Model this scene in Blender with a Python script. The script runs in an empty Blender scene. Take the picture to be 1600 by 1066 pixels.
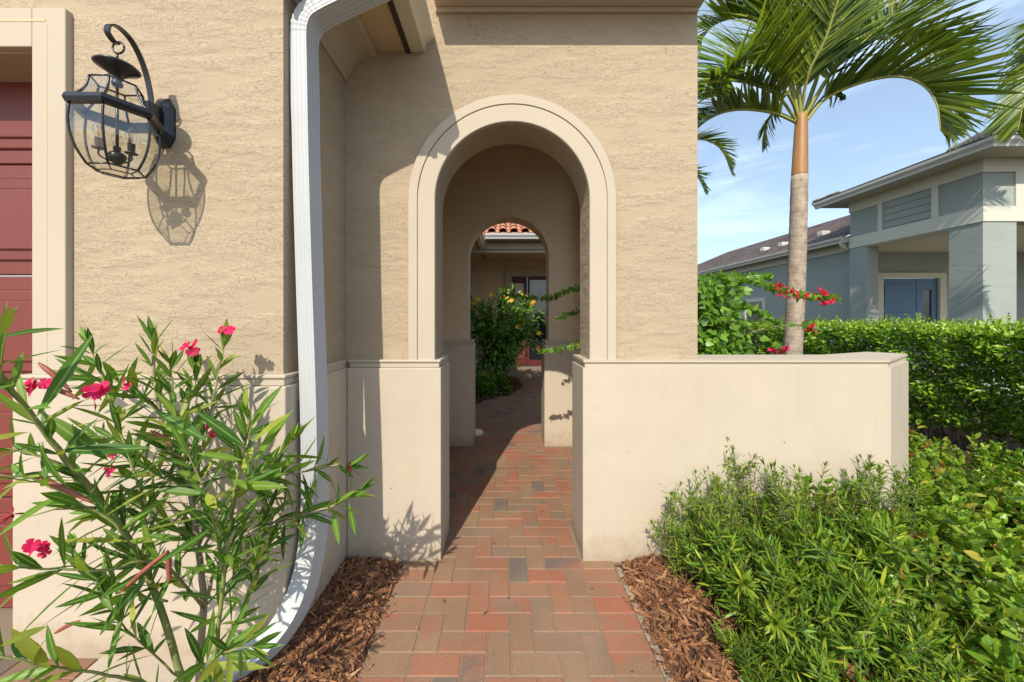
import bpy, bmesh, math, random
import numpy as np
from mathutils import Vector, Matrix

C = bpy.context.scene.collection
D = bpy.data
scene = bpy.context.scene
rng = np.random.default_rng(7)
random.seed(7)
PI = math.pi

# ------------------------------------------------------------------ camera
H = 1.378
FPX, VX, VY = 570.0, 788.0, 500.0          # focal length and vanishing point, in pixels of the 1600 px photograph
cam = D.cameras.new('camera'); co = D.objects.new('camera', cam); C.objects.link(co)
co.location = (0, 0, H); co.rotation_euler = (PI/2, 0, 0)
cam.sensor_width = 36; cam.lens = 36*FPX/1600
cam.shift_x = (800-VX)/1600; cam.shift_y = -(533-VY)/1600
cam.clip_start = 0.02; cam.clip_end = 1000
scene.camera = co
def P(px, py, d): return Vector(((px-VX)*d/FPX, d, H-(py-VY)*d/FPX))

# ------------------------------------------------------------------ world, sun, exposure
SUNV = Vector((-.23, -1, .9)).normalized()
elev = math.asin(SUNV.z); rot = math.atan2(SUNV.x, SUNV.y)
w = D.worlds.new('World'); scene.world = w; w.use_nodes = True
nt = w.node_tree; nt.nodes.clear()
out = nt.nodes.new('ShaderNodeOutputWorld'); bg = nt.nodes.new('ShaderNodeBackground')
sky = nt.nodes.new('ShaderNodeTexSky'); sky.sky_type = 'NISHITA'; sky.sun_disc = False
sky.sun_elevation = elev; sky.sun_rotation = rot; sky.air_density = 1.0; sky.dust_density = 1.2; sky.ozone_density = 1.6
tc = nt.nodes.new('ShaderNodeTexCoord'); mp = nt.nodes.new('ShaderNodeMapping')
mp.inputs['Scale'].default_value = (1.0, 1.0, 5.0)
nz = nt.nodes.new('ShaderNodeTexNoise'); nz.inputs['Scale'].default_value = 2.6; nz.inputs['Detail'].default_value = 7; nz.inputs['Roughness'].default_value = .6
nz.inputs['Distortion'].default_value = .4
cr = nt.nodes.new('ShaderNodeValToRGB'); cr.color_ramp.elements[0].position = .46; cr.color_ramp.elements[1].position = .80
cr.color_ramp.elements[0].color = (.20, .20, .20, 1); cr.color_ramp.elements[1].color = (.75, .75, .75, 1)
mx = nt.nodes.new('ShaderNodeMixRGB'); mx.inputs['Color2'].default_value = (6.0, 7.4, 8.7, 1)
L = nt.links.new
L(tc.outputs['Generated'], mp.inputs['Vector']); L(mp.outputs['Vector'], nz.inputs['Vector']); L(nz.outputs['Fac'], cr.inputs['Fac'])
L(cr.outputs['Color'], mx.inputs['Fac']); L(sky.outputs['Color'], mx.inputs['Color1']); L(mx.outputs['Color'], bg.inputs['Color'])
bg.inputs['Strength'].default_value = .15
L(bg.outputs['Background'], out.inputs['Surface'])
sl = D.lights.new('sun', 'SUN'); so = D.objects.new('sun', sl); C.objects.link(so)
sl.energy = 4.15; sl.angle = math.radians(.5); sl.color = (1.0, .92, .79)
so.location = (0, -5, 8); so.rotation_euler = SUNV.to_track_quat('Z', 'Y').to_euler()
vs = scene.view_settings
scene.display_settings.display_device = 'sRGB'
vs.view_transform = 'Standard'; vs.look = 'None'; vs.exposure = 0.36; vs.gamma = 1

# ------------------------------------------------------------------ materials
def mat(name):
    m = D.materials.new(name); m.use_nodes = True
    nt = m.node_tree; b = nt.nodes['Principled BSDF']
    return m, nt, b
def node(nt, t, **kw):
    n = nt.nodes.new(t)
    for k, v in kw.items():
        if k in n.inputs: n.inputs[k].default_value = v
        else: setattr(n, k, v)
    return n
def ramp(nt, pts):
    r = nt.nodes.new('ShaderNodeValToRGB'); e = r.color_ramp.elements
    while len(e) < len(pts): e.new(.5)
    for i, (p, c) in enumerate(pts):
        e[i].position = p; e[i].color = (*c, 1) if not isinstance(c, (int, float)) else (c, c, c, 1)
    return r
def coords(nt, scale=(1, 1, 1), rot=(0, 0, 0)):
    g = nt.nodes.new('ShaderNodeNewGeometry'); m = nt.nodes.new('ShaderNodeMapping')
    m.inputs['Scale'].default_value = scale; m.inputs['Rotation'].default_value = rot
    nt.links.new(g.outputs['Position'], m.inputs['Vector'])
    return m.outputs['Vector']
def mixc(nt, f, a, b, mode='MIX'):
    m = nt.nodes.new('ShaderNodeMixRGB'); m.blend_type = mode
    for s, v in (('Fac', f), ('Color1', a), ('Color2', b)):
        if isinstance(v, bpy.types.NodeSocket): nt.links.new(v, m.inputs[s])
        elif isinstance(v, (int, float)): m.inputs[s].default_value = v if s == 'Fac' else (v, v, v, 1)
        else: m.inputs[s].default_value = (*v, 1)
    return m.outputs['Color']
def math_(nt, op, a, b=0, clamp=False):
    m = nt.nodes.new('ShaderNodeMath'); m.operation = op; m.use_clamp = clamp
    for i, v in enumerate((a, b)):
        if isinstance(v, bpy.types.NodeSocket): nt.links.new(v, m.inputs[i])
        else: m.inputs[i].default_value = v
    return m.outputs[0]

def rough_stucco(name, col, dist=.006):
    """skip-trowelled stucco: smooth skins with torn, mostly horizontal edges"""
    m, nt, b = mat(name); L = nt.links.new
    v = coords(nt, (1, 1, 3.1))
    warp = node(nt, 'ShaderNodeTexNoise', Scale=16.0, Detail=5.0); L(v, warp.inputs['Vector'])
    wv = nt.nodes.new('ShaderNodeVectorMath'); wv.operation = 'MULTIPLY_ADD'
    L(warp.outputs['Color'], wv.inputs[0]); wv.inputs[1].default_value = (.045, .045, .11); L(v, wv.inputs[2])
    n1 = node(nt, 'ShaderNodeTexNoise', Scale=9.5, Detail=3.5, Roughness=.47, Distortion=.1); L(wv.outputs[0], n1.inputs['Vector'])
    saw = math_(nt, 'FRACT', math_(nt, 'MULTIPLY', n1.outputs['Fac'], 12.0))
    r = ramp(nt, [(0, .10), (.09, .96), (.16, 1), (1, .84)]); L(saw, r.inputs['Fac'])
    msk = node(nt, 'ShaderNodeTexNoise', Scale=4.5, Detail=4.0); L(v, msk.inputs['Vector'])
    mr = ramp(nt, [(.38, .14), (.56, 1)]); L(msk.outputs['Fac'], mr.inputs['Fac'])
    h1 = math_(nt, 'MULTIPLY', r.outputs['Color'], mr.outputs['Color'])
    fine = node(nt, 'ShaderNodeTexNoise', Scale=90.0, Detail=4.0); L(coords(nt, (1, 1, 2.2)), fine.inputs['Vector'])
    h = math_(nt, 'ADD', h1, math_(nt, 'MULTIPLY', fine.outputs['Fac'], .22))
    bump = node(nt, 'ShaderNodeBump', Strength=.7, Distance=dist*.95); L(h, bump.inputs['Height']); L(bump.outputs[0], b.inputs['Normal'])
    big = node(nt, 'ShaderNodeTexNoise', Scale=1.1, Detail=5.0); L(coords(nt), big.inputs['Vector'])
    k = ramp(nt, [(.3, tuple(c*.93 for c in col)), (.7, tuple(min(1, c*1.05) for c in col))]); L(big.outputs['Fac'], k.inputs['Fac'])
    L(k.outputs['Color'], b.inputs['Base Color']); b.inputs['Roughness'].default_value = .88
    b.inputs['Specular IOR Level'].default_value = .25
    return m
def paint(name, col, rough=.7, bump=.001, scale=60, mott=.04, spec=.35, dirt=0):
    m, nt, b = mat(name); L = nt.links.new
    n = node(nt, 'ShaderNodeTexNoise', Scale=float(scale), Detail=5.0); L(coords(nt), n.inputs['Vector'])
    if bump:
        bp = node(nt, 'ShaderNodeBump', Strength=.6, Distance=bump); L(n.outputs['Fac'], bp.inputs['Height']); L(bp.outputs[0], b.inputs['Normal'])
    big = node(nt, 'ShaderNodeTexNoise', Scale=2.2, Detail=6.0, Roughness=.62); L(coords(nt), big.inputs['Vector'])
    k = ramp(nt, [(.3, tuple(c*(1-mott) for c in col)), (.7, tuple(min(1, c*(1+mott)) for c in col))]); L(big.outputs['Fac'], k.inputs['Fac'])
    c = k.outputs['Color']
    if dirt:
        sp = node(nt, 'ShaderNodeTexVoronoi', Scale=5.0); L(coords(nt), sp.inputs['Vector'])
        r = ramp(nt, [(.018, 1), (.035, 0)]); L(sp.outputs['Distance'], r.inputs['Fac'])
        n3 = node(nt, 'ShaderNodeTexNoise', Scale=14.0, Detail=5.0); L(coords(nt, (1, 1, .6)), n3.inputs['Vector'])
        r3 = ramp(nt, [(.58, 0), (.8, .5)]); L(n3.outputs['Fac'], r3.inputs['Fac'])
        c = mixc(nt, math_(nt, 'MULTIPLY', r.outputs['Color'], dirt), c, tuple(x*.35 for x in col))
        c = mixc(nt, math_(nt, 'MULTIPLY', r3.outputs['Color'], dirt*.35), c, tuple(x*.7 for x in col))
    L(c, b.inputs['Base Color']); b.inputs['Roughness'].default_value = rough; b.inputs['Specular IOR Level'].default_value = spec
    return m
def leafmat(name, cols, rib=None, rough=.38, transl=.28, spec=.5, nscale=9.0):
    m, nt, b = mat(name); L = nt.links.new
    g = nt.nodes.new('ShaderNodeNewGeometry')
    n = len(cols)
    r = ramp(nt, [(i/(n-1)*.9+.05, c) for i, c in enumerate(cols)]); L(g.outputs['Random Per Island'], r.inputs['Fac'])
    nz = node(nt, 'ShaderNodeTexNoise', Scale=nscale, Detail=3.0); L(coords(nt), nz.inputs['Vector'])
    rr = ramp(nt, [(.3, .68), (.72, 1.3)]); L(nz.outputs['Fac'], rr.inputs['Fac'])
    c = mixc(nt, 1.0, r.outputs['Color'], rr.outputs['Color'], 'MULTIPLY')
    if rib:
        a = nt.nodes.new('ShaderNodeAttribute'); a.attribute_name = 'across'
        ra = ramp(nt, [(.06, 1), (.22, 0)]); L(a.outputs['Fac'], ra.inputs['Fac'])
        c = mixc(nt, math_(nt, 'MULTIPLY', ra.outputs['Color'], .75), c, rib)
    L(c, b.inputs['Base Color']); b.inputs['Roughness'].default_value = rough; b.inputs['Specular IOR Level'].default_value = spec
    t = nt.nodes.new('ShaderNodeBsdfTranslucent')
    c2 = mixc(nt, 1.0, c, (1.5, 1.6, .6), 'MULTIPLY'); L(c2, t.inputs['Color'])
    ms = nt.nodes.new('ShaderNodeMixShader'); ms.inputs[0].default_value = transl
    L(b.outputs[0], ms.inputs[1]); L(t.outputs[0], ms.inputs[2]); L(ms.outputs[0], nt.nodes['Material Output'].inputs['Surface'])
    return m
def bark(name, c1, c2, scale=30, stretch=(1, 1, .25), rough=.8, bump=.003):
    m, nt, b = mat(name); L = nt.links.new
    n = node(nt, 'ShaderNodeTexNoise', Scale=float(scale), Detail=6.0, Roughness=.65); L(coords(nt, stretch), n.inputs['Vector'])
    k = ramp(nt, [(.32, c1), (.68, c2)]); L(n.outputs['Fac'], k.inputs['Fac']); L(k.outputs['Color'], b.inputs['Base Color'])
    bp = node(nt, 'ShaderNodeBump', Strength=.7, Distance=bump); L(n.outputs['Fac'], bp.inputs['Height']); L(bp.outputs[0], b.inputs['Normal'])
    b.inputs['Roughness'].default_value = rough; return m
def glassmat(name, tint=(.97, .97, .93), dark=None, fac=.10):
    m, nt, b = mat(name); L = nt.links.new
    t = nt.nodes.new('ShaderNodeBsdfTransparent'); t.inputs['Color'].default_value = (*tint, 1)
    gl = nt.nodes.new('ShaderNodeBsdfGlossy'); gl.inputs['Roughness'].default_value = .03
    g = nt.nodes.new('ShaderNodeNewGeometry'); dt = nt.nodes.new('ShaderNodeVectorMath'); dt.operation = 'DOT_PRODUCT'
    L(g.outputs['Incoming'], dt.inputs[0]); L(g.outputs['Normal'], dt.inputs[1])
    k = math_(nt, 'POWER', math_(nt, 'SUBTRACT', 1.0, math_(nt, 'ABSOLUTE', dt.outputs['Value'])), 4.0)   # Schlick, both sides alike
    ms = nt.nodes.new('ShaderNodeMixShader')
    L(math_(nt, 'ADD', math_(nt, 'MULTIPLY', k, .55), fac, True), ms.inputs[0])
    L(t.outputs[0], ms.inputs[1]); L(gl.outputs[0], ms.inputs[2]); L(ms.outputs[0], nt.nodes['Material Output'].inputs['Surface'])
    return m

M = {}
TAN = (.405, .322, .222); CREAM = (.475, .405, .315); TRIM = (.46, .395, .305)
M['stucco'] = rough_stucco('rough_tan_stucco', TAN)
M['stucco_brightened'] = rough_stucco('tan_stucco_brightened', (.60, .48, .33), .004)  # same wall paint, colour brightened to offset the shade in passage and entry
def cream_mat():
    m = paint('smooth_cream_stucco', CREAM, .8, .0014, 45, .045, .25, dirt=.9); nt = m.node_tree; L = nt.links.new; b = nt.nodes['Principled BSDF']
    c = b.inputs['Base Color'].links[0].from_socket
    g = nt.nodes.new('ShaderNodeNewGeometry'); sx = nt.nodes.new('ShaderNodeSeparateXYZ'); L(g.outputs['Position'], sx.inputs[0])
    n = node(nt, 'ShaderNodeTexNoise', Scale=11.0, Detail=7.0, Roughness=.65); L(g.outputs['Position'], n.inputs['Vector'])
    low = math_(nt, 'SUBTRACT', math_(nt, 'MULTIPLY', n.outputs['Fac'], .34), sx.outputs['Z'])      # splashed soil at the foot
    r = ramp(nt, [(.02, 0), (.16, .55)]); L(low, r.inputs['Fac'])
    c = mixc(nt, r.outputs['Color'], c, (.27, .19, .12))
    n2 = node(nt, 'ShaderNodeTexNoise', Scale=5.0, Detail=6.0, Roughness=.6); L(coords(nt, (3.5, 3.5, .35)), n2.inputs['Vector'])
    r2 = ramp(nt, [(.52, 0), (.78, .22)]); L(n2.outputs['Fac'], r2.inputs['Fac'])                    # faint run marks
    c = mixc(nt, r2.outputs['Color'], c, (.38, .31, .23))
    L(c, b.inputs['Base Color']); return m
M['cream'] = cream_mat()
M['cream_plain'] = paint('smooth_cream_stucco', CREAM, .8, .0012, 45, .035, .25, dirt=.8)
M['trim'] = paint('trim_stucco', TRIM, .75, .001, 70, .03, .25, dirt=.4)
M['soffit'] = paint('soffit_paint', (.56, .43, .27), .7, .0008, 60, .03)
M['brownedge'] = paint('brown_drip_edge', (.06, .035, .025), .5, 0)
M['gutter'] = paint('gutter_paint', (.62, .56, .43), .4, .0004, 25, .03, .5)
M['whitemetal'] = paint('downspout_paint', (.44, .455, .46), .42, .0006, 18, .04, .5, dirt=.5)
M['red'] = paint('red_door_paint', (.175, .042, .032), .45, .0005, 120, .06, .4)
M['darkred'] = paint('dark_red_door', (.10, .02, .018), .4, 0)
M['black'] = paint('black_metal', (.012, .013, .017), .32, .0002, 50, .1, .6)
M['glass'] = glassmat('clear_glass', (.92, .92, .86), fac=.13)
M['bulbglass'] = glassmat('bulb_glass', (.97, .96, .92), fac=.12)
M['filament'] = paint('filament', (.9, .45, .06), .4, 0)
M['darkglass'] = paint('dark_glass', (.012, .014, .014), .06, 0, spec=.8)
M['greywall'] = rough_stucco('blue_grey_stucco', (.31, .345, .315), .0028)
M['greytrim'] = paint('pale_grey_trim', (.56, .56, .47), .75, .001, 40, .03, .3)
M['bluedoor'] = paint('blue_door_paint', (.11, .19, .30), .5, .0004, 80, .05)
M['greygutter'] = paint('grey_gutter', (.50, .50, .44), .45, 0, 40, .03)
M['pipe'] = paint('white_pvc', (.75, .76, .76), .4, 0)
M['stone'] = paint('pale_stone', (.72, .66, .56), .8, .003, 20, .06)
M['concrete'] = paint('pale_concrete', (.43, .37, .29), .9, .002, 35, .06, .2, dirt=.8)

def paver_mat():
    m, nt, b = mat('concrete_pavers'); L = nt.links.new
    g = nt.nodes.new('ShaderNodeNewGeometry')
    cols = [(0, (.245, .135, .078)), (.15, (.32, .098, .052)), (.27, (.25, .152, .085)), (.42, (.19, .132, .088)), (.54, (.29, .115, .064)),
            (.66, (.235, .13, .075)), (.79, (.115, .100, .088)), (.85, (.25, .155, .09)), (.93, (.30, .125, .07))]
    r = ramp(nt, cols); r.color_ramp.interpolation = 'CONSTANT'; L(g.outputs['Random Per Island'], r.inputs['Fac'])
    # second colour blended in clouds inside each paver
    wn = nt.nodes.new('ShaderNodeTexWhiteNoise'); wn.noise_dimensions = '1D'
    L(g.outputs['Random Per Island'], wn.inputs['W'])
    r2 = ramp(nt, cols); r2.color_ramp.interpolation = 'CONSTANT'; L(wn.outputs['Value'], r2.inputs['Fac'])
    off = nt.nodes.new('ShaderNodeVectorMath'); off.operation = 'MULTIPLY_ADD'
    L(wn.outputs['Color'], off.inputs[0]); off.inputs[1].default_value = (9, 9, 9); L(g.outputs['Position'], off.inputs[2])
    n = node(nt, 'ShaderNodeTexNoise', Scale=8.0, Detail=4.0, Roughness=.55); L(off.outputs[0], n.inputs['Vector'])
    k = ramp(nt, [(.44, 0), (.62, 1)]); L(n.outputs['Fac'], k.inputs['Fac'])
    c = mixc(nt, math_(nt, 'MULTIPLY', k.outputs['Color'], .85), r.outputs['Color'], r2.outputs['Color'])
    f = node(nt, 'ShaderNodeTexNoise', Scale=420.0, Detail=2.0); L(g.outputs['Position'], f.inputs['Vector'])
    fr = ramp(nt, [(.3, .62), (.5, 1.0), (.72, 1.45)]); L(f.outputs['Fac'], fr.inputs['Fac'])
    c = mixc(nt, 1.0, c, fr.outputs['Color'], 'MULTIPLY')
    st = node(nt, 'ShaderNodeTexNoise', Scale=2.3, Detail=6.0); L(g.outputs['Position'], st.inputs['Vector'])
    sr = ramp(nt, [(.4, 1.08), (.7, .8)]); L(st.outputs['Fac'], sr.inputs['Fac'])
    c = mixc(nt, 1.0, c, sr.outputs['Color'], 'MULTIPLY')
    c = mixc(nt, .24, c, (.255, .17, .115))
    sp = node(nt, 'ShaderNodeTexVoronoi', Scale=60.0); L(g.outputs['Position'], sp.inputs['Vector'])
    spr = ramp(nt, [(.05, .6), (.10, 0)]); L(sp.outputs['Distance'], spr.inputs['Fac'])
    c = mixc(nt, spr.outputs['Color'], c, (.55, .48, .38))
    L(c, b.inputs['Base Color'])
    bp = node(nt, 'ShaderNodeBump', Strength=.6, Distance=.0012); L(f.outputs['Fac'], bp.inputs['Height']); L(bp.outputs[0], b.inputs['Normal'])
    b.inputs['Roughness'].default_value = .82; b.inputs['Specular IOR Level'].default_value = .3
    return m
M['paver'] = paver_mat()
def soil(name, c1, c2, sc=40, bump=.01):
    m, nt, b = mat(name); L = nt.links.new
    n = node(nt, 'ShaderNodeTexNoise', Scale=float(sc), Detail=8.0, Roughness=.7); L(coords(nt), n.inputs['Vector'])
    k = ramp(nt, [(.35, c1), (.66, c2)]); L(n.outputs['Fac'], k.inputs['Fac']); L(k.outputs['Color'], b.inputs['Base Color'])
    bp = node(nt, 'ShaderNodeBump', Strength=.8, Distance=bump); L(n.outputs['Fac'], bp.inputs['Height']); L(bp.outputs[0], b.inputs['Normal'])
    b.inputs['Roughness'].default_value = .95; return m
M['sand'] = soil('joint_sand', (.15, .115, .08), (.30, .23, .16), 200, .002)
M['ground'] = soil('soil', (.035, .025, .015), (.09, .06, .035), 6)
M['mulchbase'] = soil('mulch_base', (.03, .016, .009), (.10, .045, .02), 60)
M['grit'] = soil('pale_grit', (.13, .10, .07), (.46, .40, .31), 90, .004)
def chipmat(name, cols):
    m, nt, b = mat(name); L = nt.links.new
    g = nt.nodes.new('ShaderNodeNewGeometry')
    r = ramp(nt, [(i/(len(cols)-1), c) for i, c in enumerate(cols)]); L(g.outputs['Random Per Island'], r.inputs['Fac'])
    n = node(nt, 'ShaderNodeTexNoise', Scale=120.0, Detail=4.0); L(coords(nt, (1, 1, 1)), n.inputs['Vector'])
    rr = ramp(nt, [(.3, .6), (.7, 1.3)]); L(n.outputs['Fac'], rr.inputs['Fac'])
    L(mixc(nt, 1.0, r.outputs['Color'], rr.outputs['Color'], 'MULTIPLY'), b.inputs['Base Color'])
    bp = node(nt, 'ShaderNodeBump', Strength=.7, Distance=.002); L(n.outputs['Fac'], bp.inputs['Height']); L(bp.outputs[0], b.inputs['Normal'])
    b.inputs['Roughness'].default_value = .8; return m
M['chips'] = chipmat('mulch_chips', [(.05, .018, .009), (.16, .062, .024), (.30, .135, .055), (.10, .036, .015), (.40, .215, .10), (.22, .09, .035), (.07, .026, .012), (.33, .16, .07)])
M['chipsdark'] = chipmat('dark_mulch_chips', [(.06, .022, .012), (.13, .05, .024), (.20, .085, .04), (.09, .035, .018)])
M['tile'] = chipmat('clay_roof_tile', [(.36, .13, .06), (.48, .20, .10), (.42, .16, .08), (.52, .27, .15)])
def rooftile_dark():
    m, nt, b = mat('dark_flat_roof_tile'); L = nt.links.new
    br = nt.nodes.new('ShaderNodeTexBrick'); br.inputs['Scale'].default_value = 1.0
    br.inputs['Brick Width'].default_value = .33; br.inputs['Row Height'].default_value = .33; br.inputs['Mortar Size'].default_value = .02
    br.inputs['Color1'].default_value = (.075, .050, .042, 1); br.inputs['Color2'].default_value = (.15, .105, .085, 1); br.inputs['Mortar'].default_value = (.015, .012, .01, 1)
    g = nt.nodes.new('ShaderNodeNewGeometry'); sx = nt.nodes.new('ShaderNodeSeparateXYZ'); cx = nt.nodes.new('ShaderNodeCombineXYZ')
    L(g.outputs['Position'], sx.inputs[0]); L(sx.outputs['Y'], cx.inputs['X']); L(sx.outputs['X'], cx.inputs['Y']); L(cx.outputs[0], br.inputs['Vector'])
    n = node(nt, 'ShaderNodeTexNoise', Scale=9.0, Detail=5.0); L(g.outputs['Position'], n.inputs['Vector'])
    rr = ramp(nt, [(.3, .6), (.7, 1.5)]); L(n.outputs['Fac'], rr.inputs['Fac'])
    L(mixc(nt, 1.0, br.outputs['Color'], rr.outputs['Color'], 'MULTIPLY'), b.inputs['Base Color'])
    bp = node(nt, 'ShaderNodeBump', Strength=1.0, Distance=.03); L(br.outputs['Fac'], bp.inputs['Height']); bp.invert = True; L(bp.outputs[0], b.inputs['Normal'])
    b.inputs['Roughness'].default_value = .8; return m
M['darkroof'] = rooftile_dark()
M['capstone'] = paint('grey_ridge_tile', (.36, .34, .30), .85, .003, 12, .15)

M['oleander'] = leafmat('oleander_leaf', [(.035, .10, .014), (.065, .165, .018), (.11, .23, .024), (.045, .125, .016), (.17, .29, .03), (.08, .18, .02), (.34, .36, .05)], rib=(.26, .36, .10), rough=.42, spec=.25, nscale=5)
M['olstem'] = bark('oleander_green_stem', (.16, .19, .05), (.27, .27, .09), 40)
M['olbark'] = bark('oleander_bark', (.20, .15, .10), (.36, .29, .21), 45)
M['petal'] = leafmat('pink_petal', [(.50, .008, .075), (.68, .02, .13), (.60, .012, .10)], rough=.6, transl=.3, spec=.2)
M['redpetal'] = leafmat('red_bract', [(.50, .010, .035), (.66, .02, .07), (.58, .015, .05)], rough=.6, transl=.3, spec=.2)
M['bud'] = leafmat('dark_red_bud', [(.20, .01, .02), (.32, .02, .03)], rough=.6, transl=.1)
M['yellow'] = leafmat('yellow_petal', [(.80, .42, .02), (.85, .52, .05), (.75, .36, .02)], rough=.6, transl=.3, spec=.2)
M['pod'] = bark('seed_pod_skin', (.20, .055, .035), (.33, .10, .055), 60, (1, 1, 1), .5, .001)
M['podo'] = leafmat('podocarpus_leaf', [(.035, .090, .010), (.075, .17, .012), (.16, .28, .016), (.055, .13, .012), (.27, .36, .022), (.10, .20, .014), (.36, .40, .03)], rib=(.15, .26, .06), rough=.42, spec=.22, transl=.22, nscale=3)
M['podolt'] = leafmat('podocarpus_new_leaf', [(.16, .28, .035), (.28, .38, .045), (.40, .46, .06)], rough=.4, transl=.35)
M['podostem'] = bark('podocarpus_stem', (.12, .10, .05), (.24, .20, .10), 50)
M['cover'] = leafmat('round_green_leaf', [(.05, .135, .010), (.13, .26, .018), (.24, .37, .024), (.08, .18, .014), (.33, .42, .028), (.16, .30, .02), (.40, .36, .04)], rib=(.18, .27, .06), rough=.36, spec=.4, transl=.25, nscale=3.5)
M['coverred'] = leafmat('bronze_new_leaf', [(.30, .10, .03), (.38, .17, .04), (.26, .20, .04)], rough=.35, transl=.3)
M['redstem'] = bark('red_brown_stem', (.18, .05, .025), (.30, .10, .045), 60)
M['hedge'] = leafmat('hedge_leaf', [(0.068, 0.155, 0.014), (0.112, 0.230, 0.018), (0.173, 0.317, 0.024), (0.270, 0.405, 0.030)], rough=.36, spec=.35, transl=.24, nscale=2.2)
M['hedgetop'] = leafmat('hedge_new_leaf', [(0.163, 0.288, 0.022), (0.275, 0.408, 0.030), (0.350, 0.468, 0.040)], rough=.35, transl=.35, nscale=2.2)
M['twig'] = bark('twig', (.13, .10, .065), (.27, .22, .15), 40)
M['boug'] = leafmat('bougainvillea_leaf', [(0.078, 0.180, 0.020), (0.130, 0.264, 0.030), (0.208, 0.372, 0.035), (0.104, 0.228, 0.025)], rough=.4, transl=.38, nscale=4)
M['bush'] = leafmat('allamanda_leaf', [(.06, .15, .018), (.10, .22, .022), (.17, .31, .03)], rough=.33, transl=.25)
M['palm'] = leafmat('palm_leaflet', [(.030, .072, .010), (.080, .155, .016), (.17, .26, .024), (.28, .33, .04), (.055, .11, .012), (.12, .20, .02)], rib=(.28, .30, .07), rough=.33, transl=.30, nscale=1.3)
M['rachis'] = bark('palm_rachis', (.24, .27, .06), (.38, .36, .10), 20)
def palmtrunk():
    m, nt, b = mat('ringed_palm_trunk'); L = nt.links.new   # leaf scars
    n = node(nt, 'ShaderNodeTexNoise', Scale=14.0, Detail=6.0, Roughness=.65); L(coords(nt, (1, 1, .7)), n.inputs['Vector'])
    k = ramp(nt, [(.3, (.20, .155, .11)), (.52, (.33, .265, .20)), (.72, (.44, .36, .28))]); L(n.outputs['Fac'], k.inputs['Fac'])
    g = nt.nodes.new('ShaderNodeNewGeometry'); sx = nt.nodes.new('ShaderNodeSeparateXYZ'); L(g.outputs['Position'], sx.inputs[0])
    wob = node(nt, 'ShaderNodeTexNoise', Scale=3.0, Detail=2.0); L(g.outputs['Position'], wob.inputs['Vector'])
    z = math_(nt, 'ADD', math_(nt, 'MULTIPLY', sx.outputs['Z'], 10.5), math_(nt, 'MULTIPLY', wob.outputs['Fac'], 1.3))
    fr = math_(nt, 'FRACT', z)
    rr = ramp(nt, [(0, .78), (.05, .82), (.14, 1.0), (.9, 1.02), (1, .92)]); L(fr, rr.inputs['Fac'])
    L(mixc(nt, 1.0, k.outputs['Color'], rr.outputs['Color'], 'MULTIPLY'), b.inputs['Base Color'])
    bp = node(nt, 'ShaderNodeBump', Strength=.6, Distance=.007); L(rr.outputs['Color'], bp.inputs['Height']); L(bp.outputs[0], b.inputs['Normal'])
    b.inputs['Roughness'].default_value = .8; return m
M['trunk'] = palmtrunk()
M['shaft'] = bark('palm_crownshaft', (.36, .10, .040), (.30, .24, .08), 9, (3, 3, .22), .5, .002)

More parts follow.
